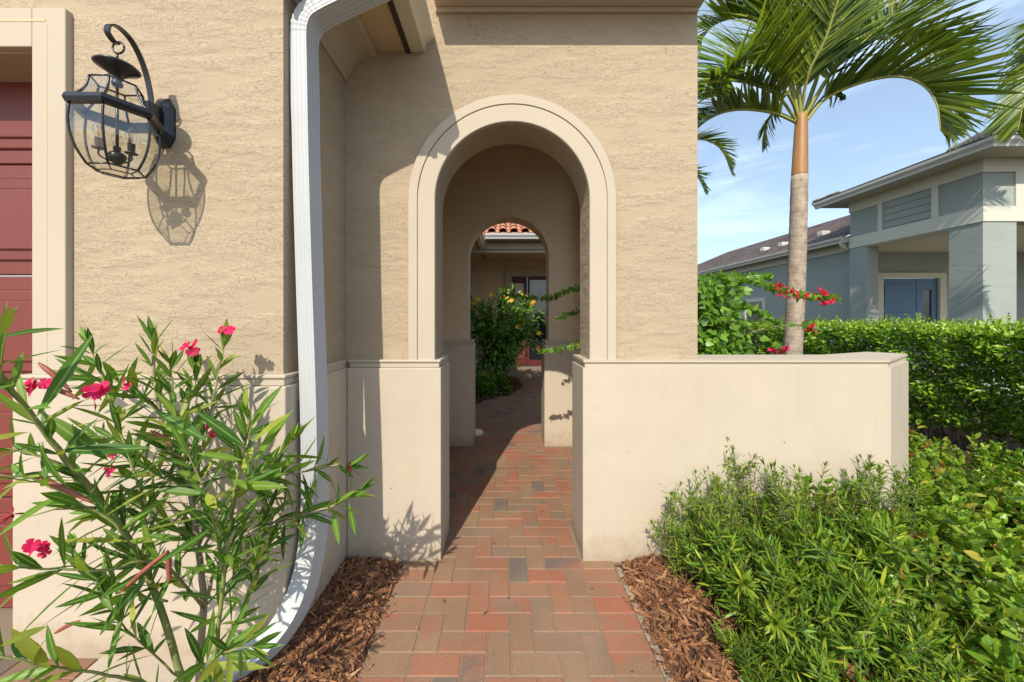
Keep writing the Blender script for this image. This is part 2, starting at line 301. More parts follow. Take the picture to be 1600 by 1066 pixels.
# ------------------------------------------------------------------ mesh helpers
class MB:
    def __init__(s): s.v = []; s.f = []; s.sm = []; s.att = []
    def add(s, v, f, smooth=False, att=None):
        n = len(s.v); s.v += [tuple(p) for p in v]; s.f += [tuple(i+n for i in q) for q in f]; s.sm += [smooth]*len(f)
        s.att += list(att) if att is not None else [1.0]*len(v)
        return s
    def box(s, x0, x1, y0, y1, z0, z1, bev=0.0):
        if x1 < x0: x0, x1 = x1, x0
        if y1 < y0: y0, y1 = y1, y0
        if z1 < z0: z0, z1 = z1, z0
        if bev:
            bm = bmesh.new(); bmesh.ops.create_cube(bm, size=1)
            for v in bm.verts: v.co = Vector(((x0+x1)/2+v.co.x*(x1-x0), (y0+y1)/2+v.co.y*(y1-y0), (z0+z1)/2+v.co.z*(z1-z0)))
            bmesh.ops.bevel(bm, geom=bm.edges[:], offset=bev, segments=2, affect='EDGES', profile=.5)
            bm.verts.ensure_lookup_table()
            s.add([v.co[:] for v in bm.verts], [[v.index for v in f.verts] for f in bm.faces]); bm.free(); return s
        v = [(x, y, z) for x in (x0, x1) for y in (y0, y1) for z in (z0, z1)]
        return s.add(v, [(0, 1, 3, 2), (4, 6, 7, 5), (0, 4, 5, 1), (2, 3, 7, 6), (0, 2, 6, 4), (1, 5, 7, 3)])
    def sweep(s, prof, pts, A0=(1, 0, 0), closed=True, caps=True, smooth=False, scales=None):
        """prof: 2D list (a,b); frames by parallel transport"""
        pts = [Vector(p) for p in pts]; n = len(pts); k = len(prof)
        T = [(pts[min(i+1, n-1)]-pts[max(i-1, 0)]).normalized() for i in range(n)]
        A = Vector(A0); A = (A-T[0]*A.dot(T[0])).normalized(); V = []
        for i in range(n):
            if i: A = (T[i-1].rotation_difference(T[i])) @ A
            A = (A-T[i]*A.dot(T[i])).normalized(); B = T[i].cross(A)
            sc = scales[i] if scales else 1
            V += [tuple(pts[i]+A*(a*sc)+B*(b*sc)) for a, b in prof]
        F = []; kk = k if closed else k-1
        for i in range(n-1):
            for j in range(kk):
                j2 = (j+1) % k; F.append((i*k+j, i*k+j2, (i+1)*k+j2, (i+1)*k+j))
        if caps and closed: F += [tuple(range(k-1, -1, -1)), tuple((n-1)*k+j for j in range(k))]
        return s.add(V, F, smooth)
    def tube(s, pts, r, sides=8, smooth=True, caps=True):
        prof = [(math.cos(2*PI*i/sides), math.sin(2*PI*i/sides)) for i in range(sides)]
        rs = r if isinstance(r, (list, tuple)) else [r]*len(pts)
        return s.sweep(prof, pts, (1, .13, .07), True, caps, smooth, rs)
    def lathe(s, c, prof, sides=16, smooth=True, axis=None):
        """prof: list (r, z) about the point c"""
        V = []; k = len(prof)
        for i in range(sides):
            a = 2*PI*i/sides
            for r, z in prof: V.append(Vector((r*math.cos(a), r*math.sin(a), z)))
        if axis: q = Vector((0, 0, 1)).rotation_difference(Vector(axis)); V = [q @ v for v in V]
        V = [tuple(Vector(c)+v) for v in V]
        F = [(i*k+j, ((i+1) % sides)*k+j, ((i+1) % sides)*k+j+1, i*k+j+1) for i in range(sides) for j in range(k-1)]
        return s.add(V, F, smooth)
    def build(s, name, m, parent=None):
        me = D.meshes.new(name); me.from_pydata(s.v, [], s.f); me.update()
        me.polygons.foreach_set('use_smooth', s.sm)
        if any(a != 1.0 for a in s.att):
            a = me.attributes.new('across', 'FLOAT', 'POINT'); a.data.foreach_set('value', s.att)
        me.materials.append(m)
        o = D.objects.new(name, me); C.objects.link(o)
        if parent: o.parent = parent
        return o
def empty(name, label, cat, loc=(0, 0, 0), group=None):
    o = D.objects.new(name, None); C.objects.link(o); o.location = loc; o.empty_display_size = .1
    o['label'] = label; o['category'] = cat
    if group: o['group'] = group
    return o
def tag(o, label=None, cat=None, group=None, kind=None):
    if label: o['label'] = label
    if cat: o['category'] = cat
    if group: o['group'] = group
    if kind: o['kind'] = kind
    return o
def sub(m): return m   # readability only
def catmull(pts, n=6):
    pts = [Vector(p) for p in pts]
    if len(pts) < 3: return [pts[0].lerp(pts[-1], i/n) for i in range(n+1)]
    q = [pts[0]*2-pts[1]]+pts+[pts[-1]*2-pts[-2]]; o = []
    for i in range(1, len(q)-2):
        a, b, c, d = q[i-1:i+3]
        for k in range(n):
            t = k/n
            o.append(.5*((2*b)+(c-a)*t+(2*a-5*b+4*c-d)*t*t+(3*b-a-3*c+d)*t**3))
    o.append(pts[-1]); return o

# leaf templates: rows (u, halfwidth, fold height), three verts per row; attribute 0 in the middle, 1 at the edge
def template(rows):
    V = []; A = []; F = []
    V.append((rows[0][0], 0, 0)); A.append(0.0)
    for u, hw, fo in rows[1:-1]:
        V += [(u, -hw, fo), (u, 0, 0), (u, hw, fo)]; A += [1.0, 0.0, 1.0]
    V.append((rows[-1][0], 0, 0)); A.append(0.0)
    n = len(rows)-2; last = len(V)-1
    F += [(0, 2, 1), (0, 3, 2)]
    for i in range(n-1):
        a = 1+3*i; b = a+3
        F += [(a, a+1, b+1, b), (a+1, a+2, b+2, b+1)]
    a = 1+3*(n-1); F += [(a, a+1, last), (a+1, a+2, last)]
    return np.array(V, float), F, np.array(A, float)
T_LANCE = template([(0, 0, 0), (.10, .16, .006), (.30, .42, .015), (.52, .5, .018), (.75, .36, .012), (.91, .15, .005), (1, 0, 0)])
T_OVATE = template([(0, 0, 0), (.14, .24, .02), (.38, .5, .05), (.66, .46, .045), (.88, .22, .02), (1, 0, 0)])
T_NEEDLE = template([(0, 0, 0), (.2, .42, .004), (.6, .5, .005), (1, 0, 0)])
T_SMALL = template([(0, 0, 0), (.45, .5, .05), (1, 0, 0)])
T_HEART = template([(0, 0, 0), (.06, .42, .05), (.32, .5, .07), (.68, .28, .04), (1, 0, 0)])
T_STRIP = template([(0, 0, 0), (.08, .42, .01), (.35, .5, .012), (.62, .42, .01), (.85, .22, .005), (1, 0, 0)])
T_PETAL = template([(0, 0, 0), (.35, .28, .02), (.72, .5, .05), (.95, .36, .04), (1, 0, 0)])

def leaves(mb, T, Pn, Dn, Un, Ln, Wn, Bn=0.0):
    """vectorised: position, direction, up, length, full width, bend (fraction of length, negative droops)"""
    Pn = np.asarray(Pn, float); n = len(Pn)
    if n == 0: return
    Dn = np.asarray(Dn, float); Dn = Dn/np.linalg.norm(Dn, axis=1, keepdims=True)
    Un = np.broadcast_to(np.asarray(Un, float), (n, 3))
    Ln = np.broadcast_to(np.asarray(Ln, float), (n,)); Wn = np.broadcast_to(np.asarray(Wn, float), (n,)); Bn = np.broadcast_to(np.asarray(Bn, float), (n,))
    S = np.cross(Dn, Un); ln = np.linalg.norm(S, axis=1, keepdims=True)
    S = np.where(ln < 1e-4, np.array([[1.0, 0, 0]]), S/np.maximum(ln, 1e-9)); N = np.cross(S, Dn)
    tv, tf, ta = T; k = len(tv)
    u = tv[:, 0][None, :, None]; v = tv[:, 1][None, :, None]; h = tv[:, 2][None, :, None]
    L_ = Ln[:, None, None]; W_ = Wn[:, None, None]; B_ = Bn[:, None, None]
    V = Pn[:, None, :]+u*L_*Dn[:, None, :]+v*W_*S[:, None, :]+(h*L_+B_*u*u*L_)*N[:, None, :]
    base = len(mb.v)
    mb.v += [tuple(p) for p in V.reshape(-1, 3).tolist()]
    F = []
    for i in range(n):
        o = base+i*k; F += [tuple(j+o for j in q) for q in tf]
    mb.f += F; mb.sm += [True]*len(F); mb.att += np.tile(ta, n).tolist()
def rvec(n): v = rng.normal(size=(n, 3)); return v/np.linalg.norm(v, axis=1, keepdims=True)

# ------------------------------------------------------------------ ground
g = MB(); g.add([(-200, -60, -.06), (200, -60, -.06), (200, 300, -.06), (-200, 300, -.06)], [(0, 1, 2, 3)])
tag(g.build('ground', M['ground']), kind='structure')

def sheet(name, poly, z, m, n=1, mound=0, kind='structure', noise=.0):
    """irregular sheet: grid clipped to poly bbox"""
    mb = MB(); mb.add([(x, y, z) for x, y in poly], [tuple(range(len(poly)))])
    return tag(mb.build(name, m), kind=kind)

U = .10125
def pavers(mb, x0, y0, nx, ny, ztop=0.0, unit=U, jig=.0015, th=.05, inside=None):
    gap = .0021; ch = .0035
    def brick(a, b, c, d):
        a += gap; c += gap; b -= gap; d -= gap
        z = ztop+random.uniform(-jig, jig); t1 = random.uniform(-.0012, .0012); t2 = random.uniform(-.0012, .0012)
        V = [(a, c, z-th), (b, c, z-th), (b, d, z-th), (a, d, z-th), (a, c, z-ch), (b, c, z-ch), (b, d, z-ch), (a, d, z-ch),
             (a+ch, c+ch, z-t1), (b-ch, c+ch, z+t2), (b-ch, d-ch, z+t1), (a+ch, d-ch, z-t2)]
        mb.add(V, [(0, 1, 5, 4), (1, 2, 6, 5), (2, 3, 7, 6), (3, 0, 4, 7), (4, 5, 9, 8), (5, 6, 10, 9), (6, 7, 11, 10), (7, 4, 8, 11), (8, 9, 10, 11)])
    for i in range(-1, nx+1):
        for j in range(-1, ny+2):
            k = (i-j) % 4
            if k == 0: a, b, c, d = i, i+2, j, j+1
            elif k == 2: a, b, c, d = i, i+1, j-1, j+1
            else: continue
            a, b, c, d = max(a, 0), min(b, nx), max(c, 0), min(d, ny)
            if a >= b or c >= d: continue
            X0, X1, Y0, Y1 = x0+a*unit, x0+b*unit, y0+c*unit, y0+d*unit
            if inside and not inside((X0+X1)/2, (Y0+Y1)/2): continue
            brick(X0, X1, Y0, Y1)
    return brick
pv = MB()
X0, X1 = -.378, -.378+8*U                     # inner strip
brick = pavers(pv, X0, .6, 8, 36)
yy = .6
while yy < 2.05:                               # soldier borders in front of the arch
    brick(X0-.19, X0, yy, yy+U); brick(X1, X1+.187, yy, yy+U); yy += U
pavers(pv, -.75, .6+36*U+.003, 30, 46, inside=lambda x, y: True)
# chamber floor beside the strip
pavers(pv, X0-6*U-.002, 2.42, 6, 15); pavers(pv, X1+.002, 2.42, 6, 15)
tag(pv.build('paver_path', M['paver']), kind='structure')
tag(MB().box(X0-.185, X1+.182, .5, 2.06, -.058, -.0035).build('path', M['sand']), kind='structure')
tag(MB().box(-1.0, 2.4, 2.061, 9.0, -.058, -.0035).build('path', M['sand']), kind='structure')
tag(MB().box(X0-.215, X0-.188, .5, 2.05, -.05, -.012).box(X1+.19, X1+.222, .5, 2.05, -.05, -.010).build('path_edge', M['grit']), kind='structure')
dw = MB(); pavers(dw, -4.2, .3, 25, 12, ztop=-.012)
tag(dw.build('driveway', M['paver']), kind='structure')
tag(MB().box(-4.3, -1.672, .2, 1.85, -.059, -.02).build('driveway_base', M['sand']), kind='structure')
tag(MB().box(-1.655, -1.02, 1.36, 1.52, -.05, -.006, .004).build('concrete_pad', M['concrete']), kind='structure')

tag(MB().box(-14, -1.67, -14, .28, -.059, -.016).build('driveway', M['sand']), kind='structure')
tag(MB().box(-1.66, 1.6, -14, .49, -.0585, -.004).build('path', M['sand']), kind='structure')

# ------------------------------------------------------------------ mulch
def chips(mb, poly, n, z=0.0, mound=lambda x, y: 0, l=(.025, .085), w=(.006, .017)):
    xs = [p[0] for p in poly]; ys = [p[1] for p in poly]
    def inside(x, y):
        c = False; j = len(poly)-1
        for i in range(len(poly)):
            if (poly[i][1] > y) != (poly[j][1] > y) and x < (poly[j][0]-poly[i][0])*(y-poly[i][1])/(poly[j][1]-poly[i][1])+poly[i][0]: c = not c
            j = i
        return c
    k = 0
    while k < n:
        x = random.uniform(min(xs), max(xs)); y = random.uniform(min(ys), max(ys))
        if not inside(x, y): continue
        k += 1
        L_ = random.uniform(*l); W_ = random.uniform(*w); T_ = random.uniform(.0015, .005)
        a = random.uniform(0, PI); t = random.gauss(0, .28); rl = random.gauss(0, .5)
        R = Matrix.Rotation(a, 3, 'Z') @ Matrix.Rotation(t, 3, 'Y') @ Matrix.Rotation(rl, 3, 'X')
        c = Vector((x, y, z+mound(x, y)+random.uniform(.0, .022)))
        sk = random.uniform(-.25, .25)*L_; w2 = W_*random.uniform(.3, 1); bd = random.uniform(-.004, .004)
        V = []
        for u, hw in ((-.5, w2), (-.1, W_), (.5, W_*random.uniform(.15, .8))):
            for sgn in (-1, 1):
                for q in (0, 1):
                    V.append(c+R @ Vector((u*L_+sgn*sk*.2, sgn*hw/2, (q-.5)*T_+bd*(1 if abs(u) < .2 else 0))))
        F = []
        for b in (0, 4): F += [(b, b+4, b+5, b+1), (b+2, b+3, b+7, b+6), (b+1, b+5, b+7, b+3), (b, b+2, b+6, b+4)]
        F += [(0, 1, 3, 2), (8, 10, 11, 9)]
        mb.add(V, F)
def mulch_bed(name, poly, z, n, m, label=None, **kw):
    f = kw.get('mound', lambda x, y: 0)
    # gridded base clipped to the polygon: triangulated fan of a dense grid is overkill, a subdivided polygon is enough
    bm = bmesh.new(); vs_ = [bm.verts.new((x, y, z)) for x, y in poly]; bm.faces.new(vs_)
    bmesh.ops.triangulate(bm, faces=bm.faces[:])
    for _ in range(3): bmesh.ops.subdivide_edges(bm, edges=bm.edges[:], cuts=1, use_grid_fill=True)
    for v in bm.verts: v.co.z += f(v.co.x, v.co.y)
    me = D.meshes.new('mulch_soil'); bm.to_mesh(me); bm.free(); me.materials.append(M['mulchbase'])
    o = D.objects.new('mulch_soil', me); C.objects.link(o); tag(o, kind='structure')
    mb = MB(); chips(mb, poly, n, z, **kw)
    tag(mb.build(name, m), 'brown wood chip mulch', 'mulch', kind='stuff')
PE0, PE1 = X0-.20, X1+.20
stray = MB()
for poly_, n_ in (([(PE0-.02, .9), (PE0+.07, .9), (PE0+.05, 2.05), (PE0-.02, 2.05)], 55), ([(PE1-.05, .9), (PE1+.03, .9), (PE1+.03, 2.05), (PE1-.03, 2.05)], 70), ([(PE0, 1.0), (PE1, 1.0), (PE1, 2.0), (PE0, 2.0)], 16), ([(-.3, 2.1), (.4, 2.1), (.4, 4), (-.3, 4)], 14)):
    chips(stray, poly_, n_, -.004, l=(.008, .032), w=(.003, .008))
tag(stray.build('stray_chips', M['chips']), 'stray wood chips scattered on the pavers', 'wood chips', kind='stuff')
mulch_bed('mulch', [(-.90, 2.08), (PE0-.005, 2.08), (PE0, .8), (-1.03, .8), (-1.03, 1.36), (-.93, 1.50)], -.02, 5500, M['chips'],
          mound=lambda x, y: .03*max(0, min(1, (PE0-x)/.15))*(1 if y < 2 else .8))
mulch_bed('mulch', [(-1.66, 1.355), (-1.035, 1.355), (-1.035, .5), (-1.66, .5)], -.045, 3500, M['chips'])
mulch_bed('mulch', [(PE1+.01, 2.075), (2.3, 2.075), (2.3, .6), (PE1+.01, .6)], -.02, 8500, M['chips'],
          mound=lambda x, y: .045*max(0, min(1, (x-PE1)/.2)))
mulch_bed('mulch', [(2.3, .6), (2.3, 2.2), (1.2, 2.4), (1.2, 9), (6.5, 9), (6.5, .6)], -.03, 9000, M['chipsdark'], l=(.03, .09), w=(.01, .022))
mulch_bed('mulch', [(-.92, 4.4), (-.62, 5.6), (-.30, 6.3), (.15, 6.8), (.38, 7.5), (.30, 8.6), (-.92, 8.7)], .02, 3500, M['chipsdark'], l=(.03, .08), w=(.01, .02))

# ------------------------------------------------------------------ the beige house
house = empty('beige_house', 'beige stucco house with arched entry passage and garage wall', 'house', (-.9, 2.1, 0))
def hp(mb, name, m, parent=None):
    """part of the house, geometry given in world space"""
    o = mb.build(name, m)
    o.parent = parent or house
    if not parent: o.matrix_parent_inverse = Matrix.Translation(house.location).inverted()
    return o
GX = -.93           # return wall
YU, YP = 2.13, 2.083
CX, HW, ZS = .046, .446, 2.074
LZ = 1.148
def arch_wall(mb, x0, x1, z0, z1, y0, y1, cx=CX, hw=HW, zs=ZS, n=48):
    arc = [(cx-hw*math.cos(PI*i/n), zs+hw*math.sin(PI*i/n)) for i in range(n+1)]
    for y, flip in ((y0, False), (y1, True)):
        V = [(x0, y, z0), (cx-hw, y, z0), (cx-hw, y, zs), (cx-hw, y, z1), (x0, y, z1)]; F = [(0, 1, 2, 3, 4)]
        mb.add(V, [tuple(reversed(q)) for q in F] if flip else F)
        V = [(cx+hw, y, z0), (x1, y, z0), (x1, y, z1), (cx+hw, y, z1), (cx+hw, y, zs)]
        mb.add(V, [tuple(reversed(q)) for q in F] if flip else F)
        for i in range(n):
            a, b = arc[i], arc[i+1]
            q = [(a[0], y, a[1]), (b[0], y, b[1]), (b[0], y, z1), (a[0], y, z1)]
            mb.add(q, [(3, 2, 1, 0) if flip else (0, 1, 2, 3)])
    inner = [(cx-hw, z0)]+arc+[(cx+hw, z0)]
    V = [(x, y, z) for x, z in inner for y in (y0, y1)]
    mb.add(V, [(2*i, 2*i+1, 2*i+3, 2*i+2) for i in range(len(inner)-1)])
    # outer box sides
    mb.add([(x0, y0, z0), (x0, y1, z0), (x0, y1, z1), (x0, y0, z1)], [(0, 3, 2, 1)])
    mb.add([(x1, y0, z0), (x1, y1, z0), (x1, y1, z1), (x1, y0, z1)], [(0, 1, 2, 3)])
    mb.add([(x0, y0, z1), (x1, y0, z1), (x1, y1, z1), (x0, y1, z1)], [(0, 1, 2, 3)])
TX1 = 1.128
ZT = 3.62
aw = MB(); arch_wall(aw, GX, TX1, 0.0, ZT, YU, 2.37)
hp(aw, 'arch_wall', M['stucco'])
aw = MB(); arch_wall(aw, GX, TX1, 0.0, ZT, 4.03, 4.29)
hp(aw, 'rear_arch_wall', M['stucco_brightened'])
# chamber: right side has an open bay above the low wall, left side closed by the garage wing
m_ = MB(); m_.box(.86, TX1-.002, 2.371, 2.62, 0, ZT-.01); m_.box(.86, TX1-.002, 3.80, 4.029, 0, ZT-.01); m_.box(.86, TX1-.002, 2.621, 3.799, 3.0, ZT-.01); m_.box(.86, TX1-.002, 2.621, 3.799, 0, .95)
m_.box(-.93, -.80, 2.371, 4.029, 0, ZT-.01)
hp(m_, 'passage_wall', M['stucco_brightened'])
hp(MB().box(-.799, .859, 2.372, 4.028, 3.38, 3.45), 'passage_ceiling', M['soffit'])
# arch surround swept in one piece
def arch_sweep(mb, r_prof, z0, yface, cx=CX, hw=HW, zs=ZS, n=56):
    """r_prof: list of (radial offset from the opening, y) """
    path = [(-1, 0, z0)]+[(-math.cos(PI*i/n), math.sin(PI*i/n), None) for i in range(n+1)]+[(1, 0, z0)]
    V = []
    for c, s_, z in path:
        for r, y in r_prof:
            R = hw+r
            V.append((cx+c*R, y, zs+s_*R if z is None else z))
    k = len(r_prof); N = len(path)
    mb.add(V, [(i*k+j, i*k+j+1, (i+1)*k+j+1, (i+1)*k+j) for i in range(N-1) for j in range(k-1)])
tr = MB()
yf = 2.098
arch_sweep(tr, [(.000, 2.131), (.000, yf+.004), (.004, yf), (.096, yf), (.097, yf+.008), (.1015, yf+.008), (.1025, yf-.003), (.150, yf-.003), (.154, yf+.001), (.154, 2.131)], LZ-.001, yf)
hp(tr, 'arch_surround', M['trim'])

def plinth_profile_box(mb, x0, x1, y0, y1, zt=1.105, sides=(1, 1), back=0):
    mb.box(x0, x1, y0, y1, -.05, zt, .006)
def stepped(name, x0, x1, y0, y1, inset=(.012, .012, .012), zt=1.103, parent=None):
    """plinth with a two-step cap; inset = (left, right, front)"""
    a, b, c = inset
    p = hp(MB().box(x0, x1, y0, y1, -.05, zt, .006), 'plinth', M['cream'], parent)
    hp(MB().box(x0+a, x1-b, y0+c, y1-.001, zt+.0005, zt+.030, .005).box(x0+a*.3, x1-b*.3, y0+c*.3, y1-.001, zt+.0305, zt+.046, .005), 'ledge', M['trim'], parent)
    return p
PL, PR = -.362, .449
stepped('plinth', -.90, PL, YP, 2.41)                      # left pier
# right pier and low wall: plan polygon with an obtuse return
def prism(mb, poly, z0, z1):
    n = len(poly); V = [(x, y, z0) for x, y in poly]+[(x, y, z1) for x, y in poly]
    mb.add(V, [tuple(range(n-1, -1, -1)), tuple(range(n, 2*n))]+[(i, (i+1) % n, n+(i+1) % n, n+i) for i in range(n)])
wall_low = empty('low_wall', 'smooth cream low wall with ledge running right from the arch', 'wall', (1.3, 2.1, 0))
def lw(mb, name, m):
    o = mb.build(name, m); o.parent = wall_low; o.matrix_parent_inverse = Matrix.Translation(wall_low.location).inverted(); return o
def wpoly(i, ex=0):   # i = inset
    return [(PR+i, YP+i), (2.208-i*.3, YP+i), (2.72-i, 2.455+i*.3), (2.60, 2.62-i), (2.10, 2.40-i), (1.129, 2.40-i), (PR+i, 2.41)]
bm_ = MB(); prism(bm_, wpoly(0), -.05, 1.103); lw(bm_, 'wall_body', M['cream'])
bm_ = MB(); prism(bm_, wpoly(.014), 1.1035, 1.134); prism(bm_, wpoly(.004), 1.1345, 1.150); lw(bm_, 'ledge', M['trim'])
# rear arch plinths
stepped('plinth', -.90, PL+.02, 3.99, 4.33); stepped('plinth', .439, TX1, 3.99, 4.33)

# garage wing
YG = 1.535; YGP = 1.50
gw = MB()
gw.box(-1.955, GX, YG, 1.78, 1.0, 3.3)              # pillar right of the garage door
gw.box(-5.2, -1.9551, YG+.002, 1.78, 2.50, 3.3)      # above the door
gw.box(GX-.22, GX-.0015, 1.7805, 10.2, 0, 3.0)      # return wall
gw.box(-6.2, -5.2, YG, 1.78, 0, 3.3)
hp(gw, 'garage_wall', M['stucco'])
hp(MB().box(-2.025, -.90, YGP, 1.80, -.05, 1.103, .006).box(-.97, -.90, 1.801, 2.0825, -.05, 1.103), 'plinth', M['cream'])
hp(MB().box(-2.013, -.912, YGP+.012, 1.80, 1.1035, 1.134, .005).box(-2.021, -.904, YGP+.004, 1.80, 1.1345, 1.150, .005)
   .box(-.97, -.912, 1.801, 2.094, 1.1035, 1.134).box(-.97, -.904, 1.801, 2.086, 1.1345, 1.150), 'ledge', M['trim'])
# garage door surround with a score line, and its reveal
s_ = MB()
TX = -1.815; TI = -1.954; yt = 1.508; zt0, zt1 = 2.508, 2.668
s_.box(TI, TX, yt, YG+.01, LZ+.001, zt1, .004)
s_.box(-5.2, TI-.0005, yt, YG+.01, zt0, zt1, .004)
hp(s_, 'garage_door_surround', M['trim'])
hp(MB().box(-1.895, -1.890, yt-.0012, yt+.001, LZ+.01, 2.60).box(-5.2, -1.897, yt-.0012, yt+.001, 2.612, 2.622), 'surround_groove', M['soffit'])
gd = MB(); z = -.02; secs = [0, .53, 1.06, 1.59, 2.12, 2.65]
ydoor = 1.74
for a, b in zip(secs[:-1], secs[1:]):
    gd.box(-5.2, -1.93, ydoor, ydoor+.04, a+.004, b-.004, .004)
    zz = a+.07
    gd.box(-3.4, -1.965, ydoor-.010, ydoor+.001, zz, b-.07, .008)
    gd.box(-3.36, -1.99, ydoor-.018, ydoor-.0095, zz+.05, b-.12, .007)
hp(gd, 'garage_door', M['red'])
# eaves of the garage wing along the passage side
SOF = 2.945
ev = MB(); ev.box(GX-.3, -.575, 1.40, 2.1295, SOF, SOF+.03); hp(ev, 'soffit', M['soffit'])
ev = MB(); ev.box(GX-.3, -.575, 4.31, 8.0, SOF, SOF+.03); hp(ev, 'soffit', M['soffit'])
# cove moulding under the soffit
def cove(mb, y0, y1):
    prof = [(0, 2.775), (.012, 2.775), (.018, 2.80), (.035, 2.815)]
    prof += [(.035+.14*(1-math.cos(a*PI/2/7)), 2.815+.095*math.sin(a*PI/2/7)) for a in range(1, 8)]
    prof += [(.19, 2.915), (.19, SOF-.0005), (0, SOF-.0005)]
    V = [(GX+dx, y, z) for y in (y0, y1) for dx, z in prof]; k = len(prof)
    mb.add(V, [(j, (j+1) % k, k+(j+1) % k, k+j) for j in range(k)]+[tuple(range(k)), tuple(range(2*k-1, k-1, -1))])
cv = MB(); cove(cv, 1.46, 2.1295); hp(cv, 'cornice', M['trim'])
cv = MB(); cove(cv, 4.31, 8.0); hp(cv, 'cornice', M['trim'])
for a_, b_ in ((1.40, 2.129), (4.31, 8.0)): hp(MB().box(-.5745, -.545, a_, b_, SOF-.012, SOF+.12), 'fascia', M['brownedge'])
def gutter(mb, xi, xo, y0, y1, z0):
    """K-style gutter running along Y; xi wall side, xo outer lip"""
    w_ = xo-xi
    prof = [(0, 0), (.58, 0), (.64, .012), (.66, .035), (.78, .055), (.93, .075), (.99, .085), (1.0, .112), (.96, .116), (.93, .10), (0, .10)]
    V = [(xi+a*w_, y, z0+b) for y in (y0, y1) for a, b in prof]; k = len(prof)
    mb.add(V, [(j, (j+1) % k, k+(j+1) % k, k+j) for j in range(k)]+[tuple(range(k)), tuple(range(2*k-1, k-1, -1))])
gt = MB(); gutter(gt, -.5445, -.41, 1.44, 2.1275, SOF-.006); gut1 = hp(gt, 'gutter', M['gutter'])
gt = MB(); gutter(gt, -.5445, -.41, 4.31, 7.85, SOF-.006); hp(gt, 'gutter', M['gutter'])
# garage roof
rf = MB()
def slab(mb, a, b, c, d, t=.05):
    a, b, c, d = [Vector(q) for q in (a, b, c, d)]; up = Vector((0, 0, t))
    mb.add([a, b, c, d, a+up, b+up, c+up, d+up], [(3, 2, 1, 0), (4, 5, 6, 7), (0, 1, 5, 4), (1, 2, 6, 5), (2, 3, 7, 6), (3, 0, 4, 7)])
slab(rf, (-.50, 1.27, SOF+.11), (-.50, 11, SOF+.11), (-3.2, 11, SOF+1.2), (-3.2, 1.27, SOF+1.2))
slab(rf, (-3.2, 1.27, SOF+1.2), (-3.2, 11, SOF+1.2), (-6.4, 11, SOF+.0), (-6.4, 1.27, SOF+.0))
rf.box(-6.2, GX-.1, YG+.03, 1.75, 3.3, 3.45)
hp(rf, 'garage_roof', M['tile'])
# tower cornice and roof
tc_ = MB(); tc_.box(-.40, TX1-.002, YU-.022, YU-.0005, 3.165, 3.1895, .004); tc_.box(-.40, TX1+.012, YU-.236, YU-.0005, 3.19, 3.36, .008)
hp(tc_, 'cornice', M['trim'])
rf = MB(); slab(rf, (-1.0, 1.85, 3.621), (1.25, 1.85, 3.621), (1.25, 4.5, 3.621), (-1.0, 4.5, 3.621), .06)
rf.add([(-1.0, 1.85, 3.68), (1.25, 1.85, 3.68), (1.25, 4.5, 3.68), (-1.0, 4.5, 3.68), (.2, 3.0, 3.95)], [(0, 1, 4), (1, 2, 4), (2, 3, 4), (3, 0, 4)])
hp(rf, 'tower_roof', M['tile'])

# downspout
ds_prof = []
hw_, hd_ = .035, .0525
def flute(p0, p1, nrm, n=5, dp=.0015):
    """edge with shallow flutes from p0 to p1 (2D)"""
    o = []
    for i in range(n*4):
        t = i/(n*4); dpt = -dp if (i % 4) in (2,) and 0 < i < n*4-1 else 0
        o.append((p0[0]+(p1[0]-p0[0])*t+nrm[0]*dpt, p0[1]+(p1[1]-p0[1])*t+nrm[1]*dpt))
    return o
ds_prof = flute((-hw_, -hd_), (hw_, -hd_), (0, -1), 4)+flute((hw_, -hd_), (hw_, hd_), (1, 0), 5, .0035)+flute((hw_, hd_), (-hw_, hd_), (0, 1), 4)+flute((-hw_, hd_), (-hw_, -hd_), (-1, 0), 5, .0035)
yd = 1.628
path_pts = [(-.48, yd, 2.99), (-.482, yd, 2.955), (-.50, yd, 2.915), (-.535, yd, 2.885), (-.60, yd, 2.855), (-.74, yd, 2.79), (-.81, yd, 2.755), (-.86, yd, 2.72), (-.885, yd, 2.67), (-.891, yd, 2.61),
            (-.889, yd, 2.5), (-.879, yd, 2.0), (-.864, yd, 1.5), (-.848, yd, 1.0), (-.843, yd, .62), (-.845, yd-.001, .52), (-.845, yd-.012, .42), (-.846, yd-.045, .32), (-.853, yd-.09, .235),
            (-.875, yd-.14, .165), (-.915, yd-.19, .115), (-.965, yd-.235, .09), (-1.02, yd-.275, .08), (-1.09, yd-.33, .075)]
dense = catmull(path_pts, 5)
scl = []
for p in dense:
    crimp = (p.z < .5 and p.z > .078) or (p.z > 2.62 and p.x < -.80) or (p.z > 2.86 and p.x > -.56)
    scl.append(1.0+(.03 if crimp and len(scl) % 2 else 0)+(.03 if 2.30 < p.z < 2.62 else 0)+(.03 if 2.30 < p.z < 2.325 else 0)+(.03 if p.z < .62 else 0))
dsb = MB(); dsb.sweep(ds_prof, dense, (1, 0, 0), scales=scl)
dso = dsb.build('downspout', M['whitemetal']); dso.parent = gut1
scr = MB()
for z_ in (2.33, .66):
    scr = MB(); scr.lathe((-.879+hw_+.016*(z_ < 1)+.0, yd+.01, z_), [(0, .004), (.004, .003), (.005, 0)], 8, axis=(1, 0, 0))
    o_ = scr.build('screw', M['whitemetal']); o_.parent = gut1

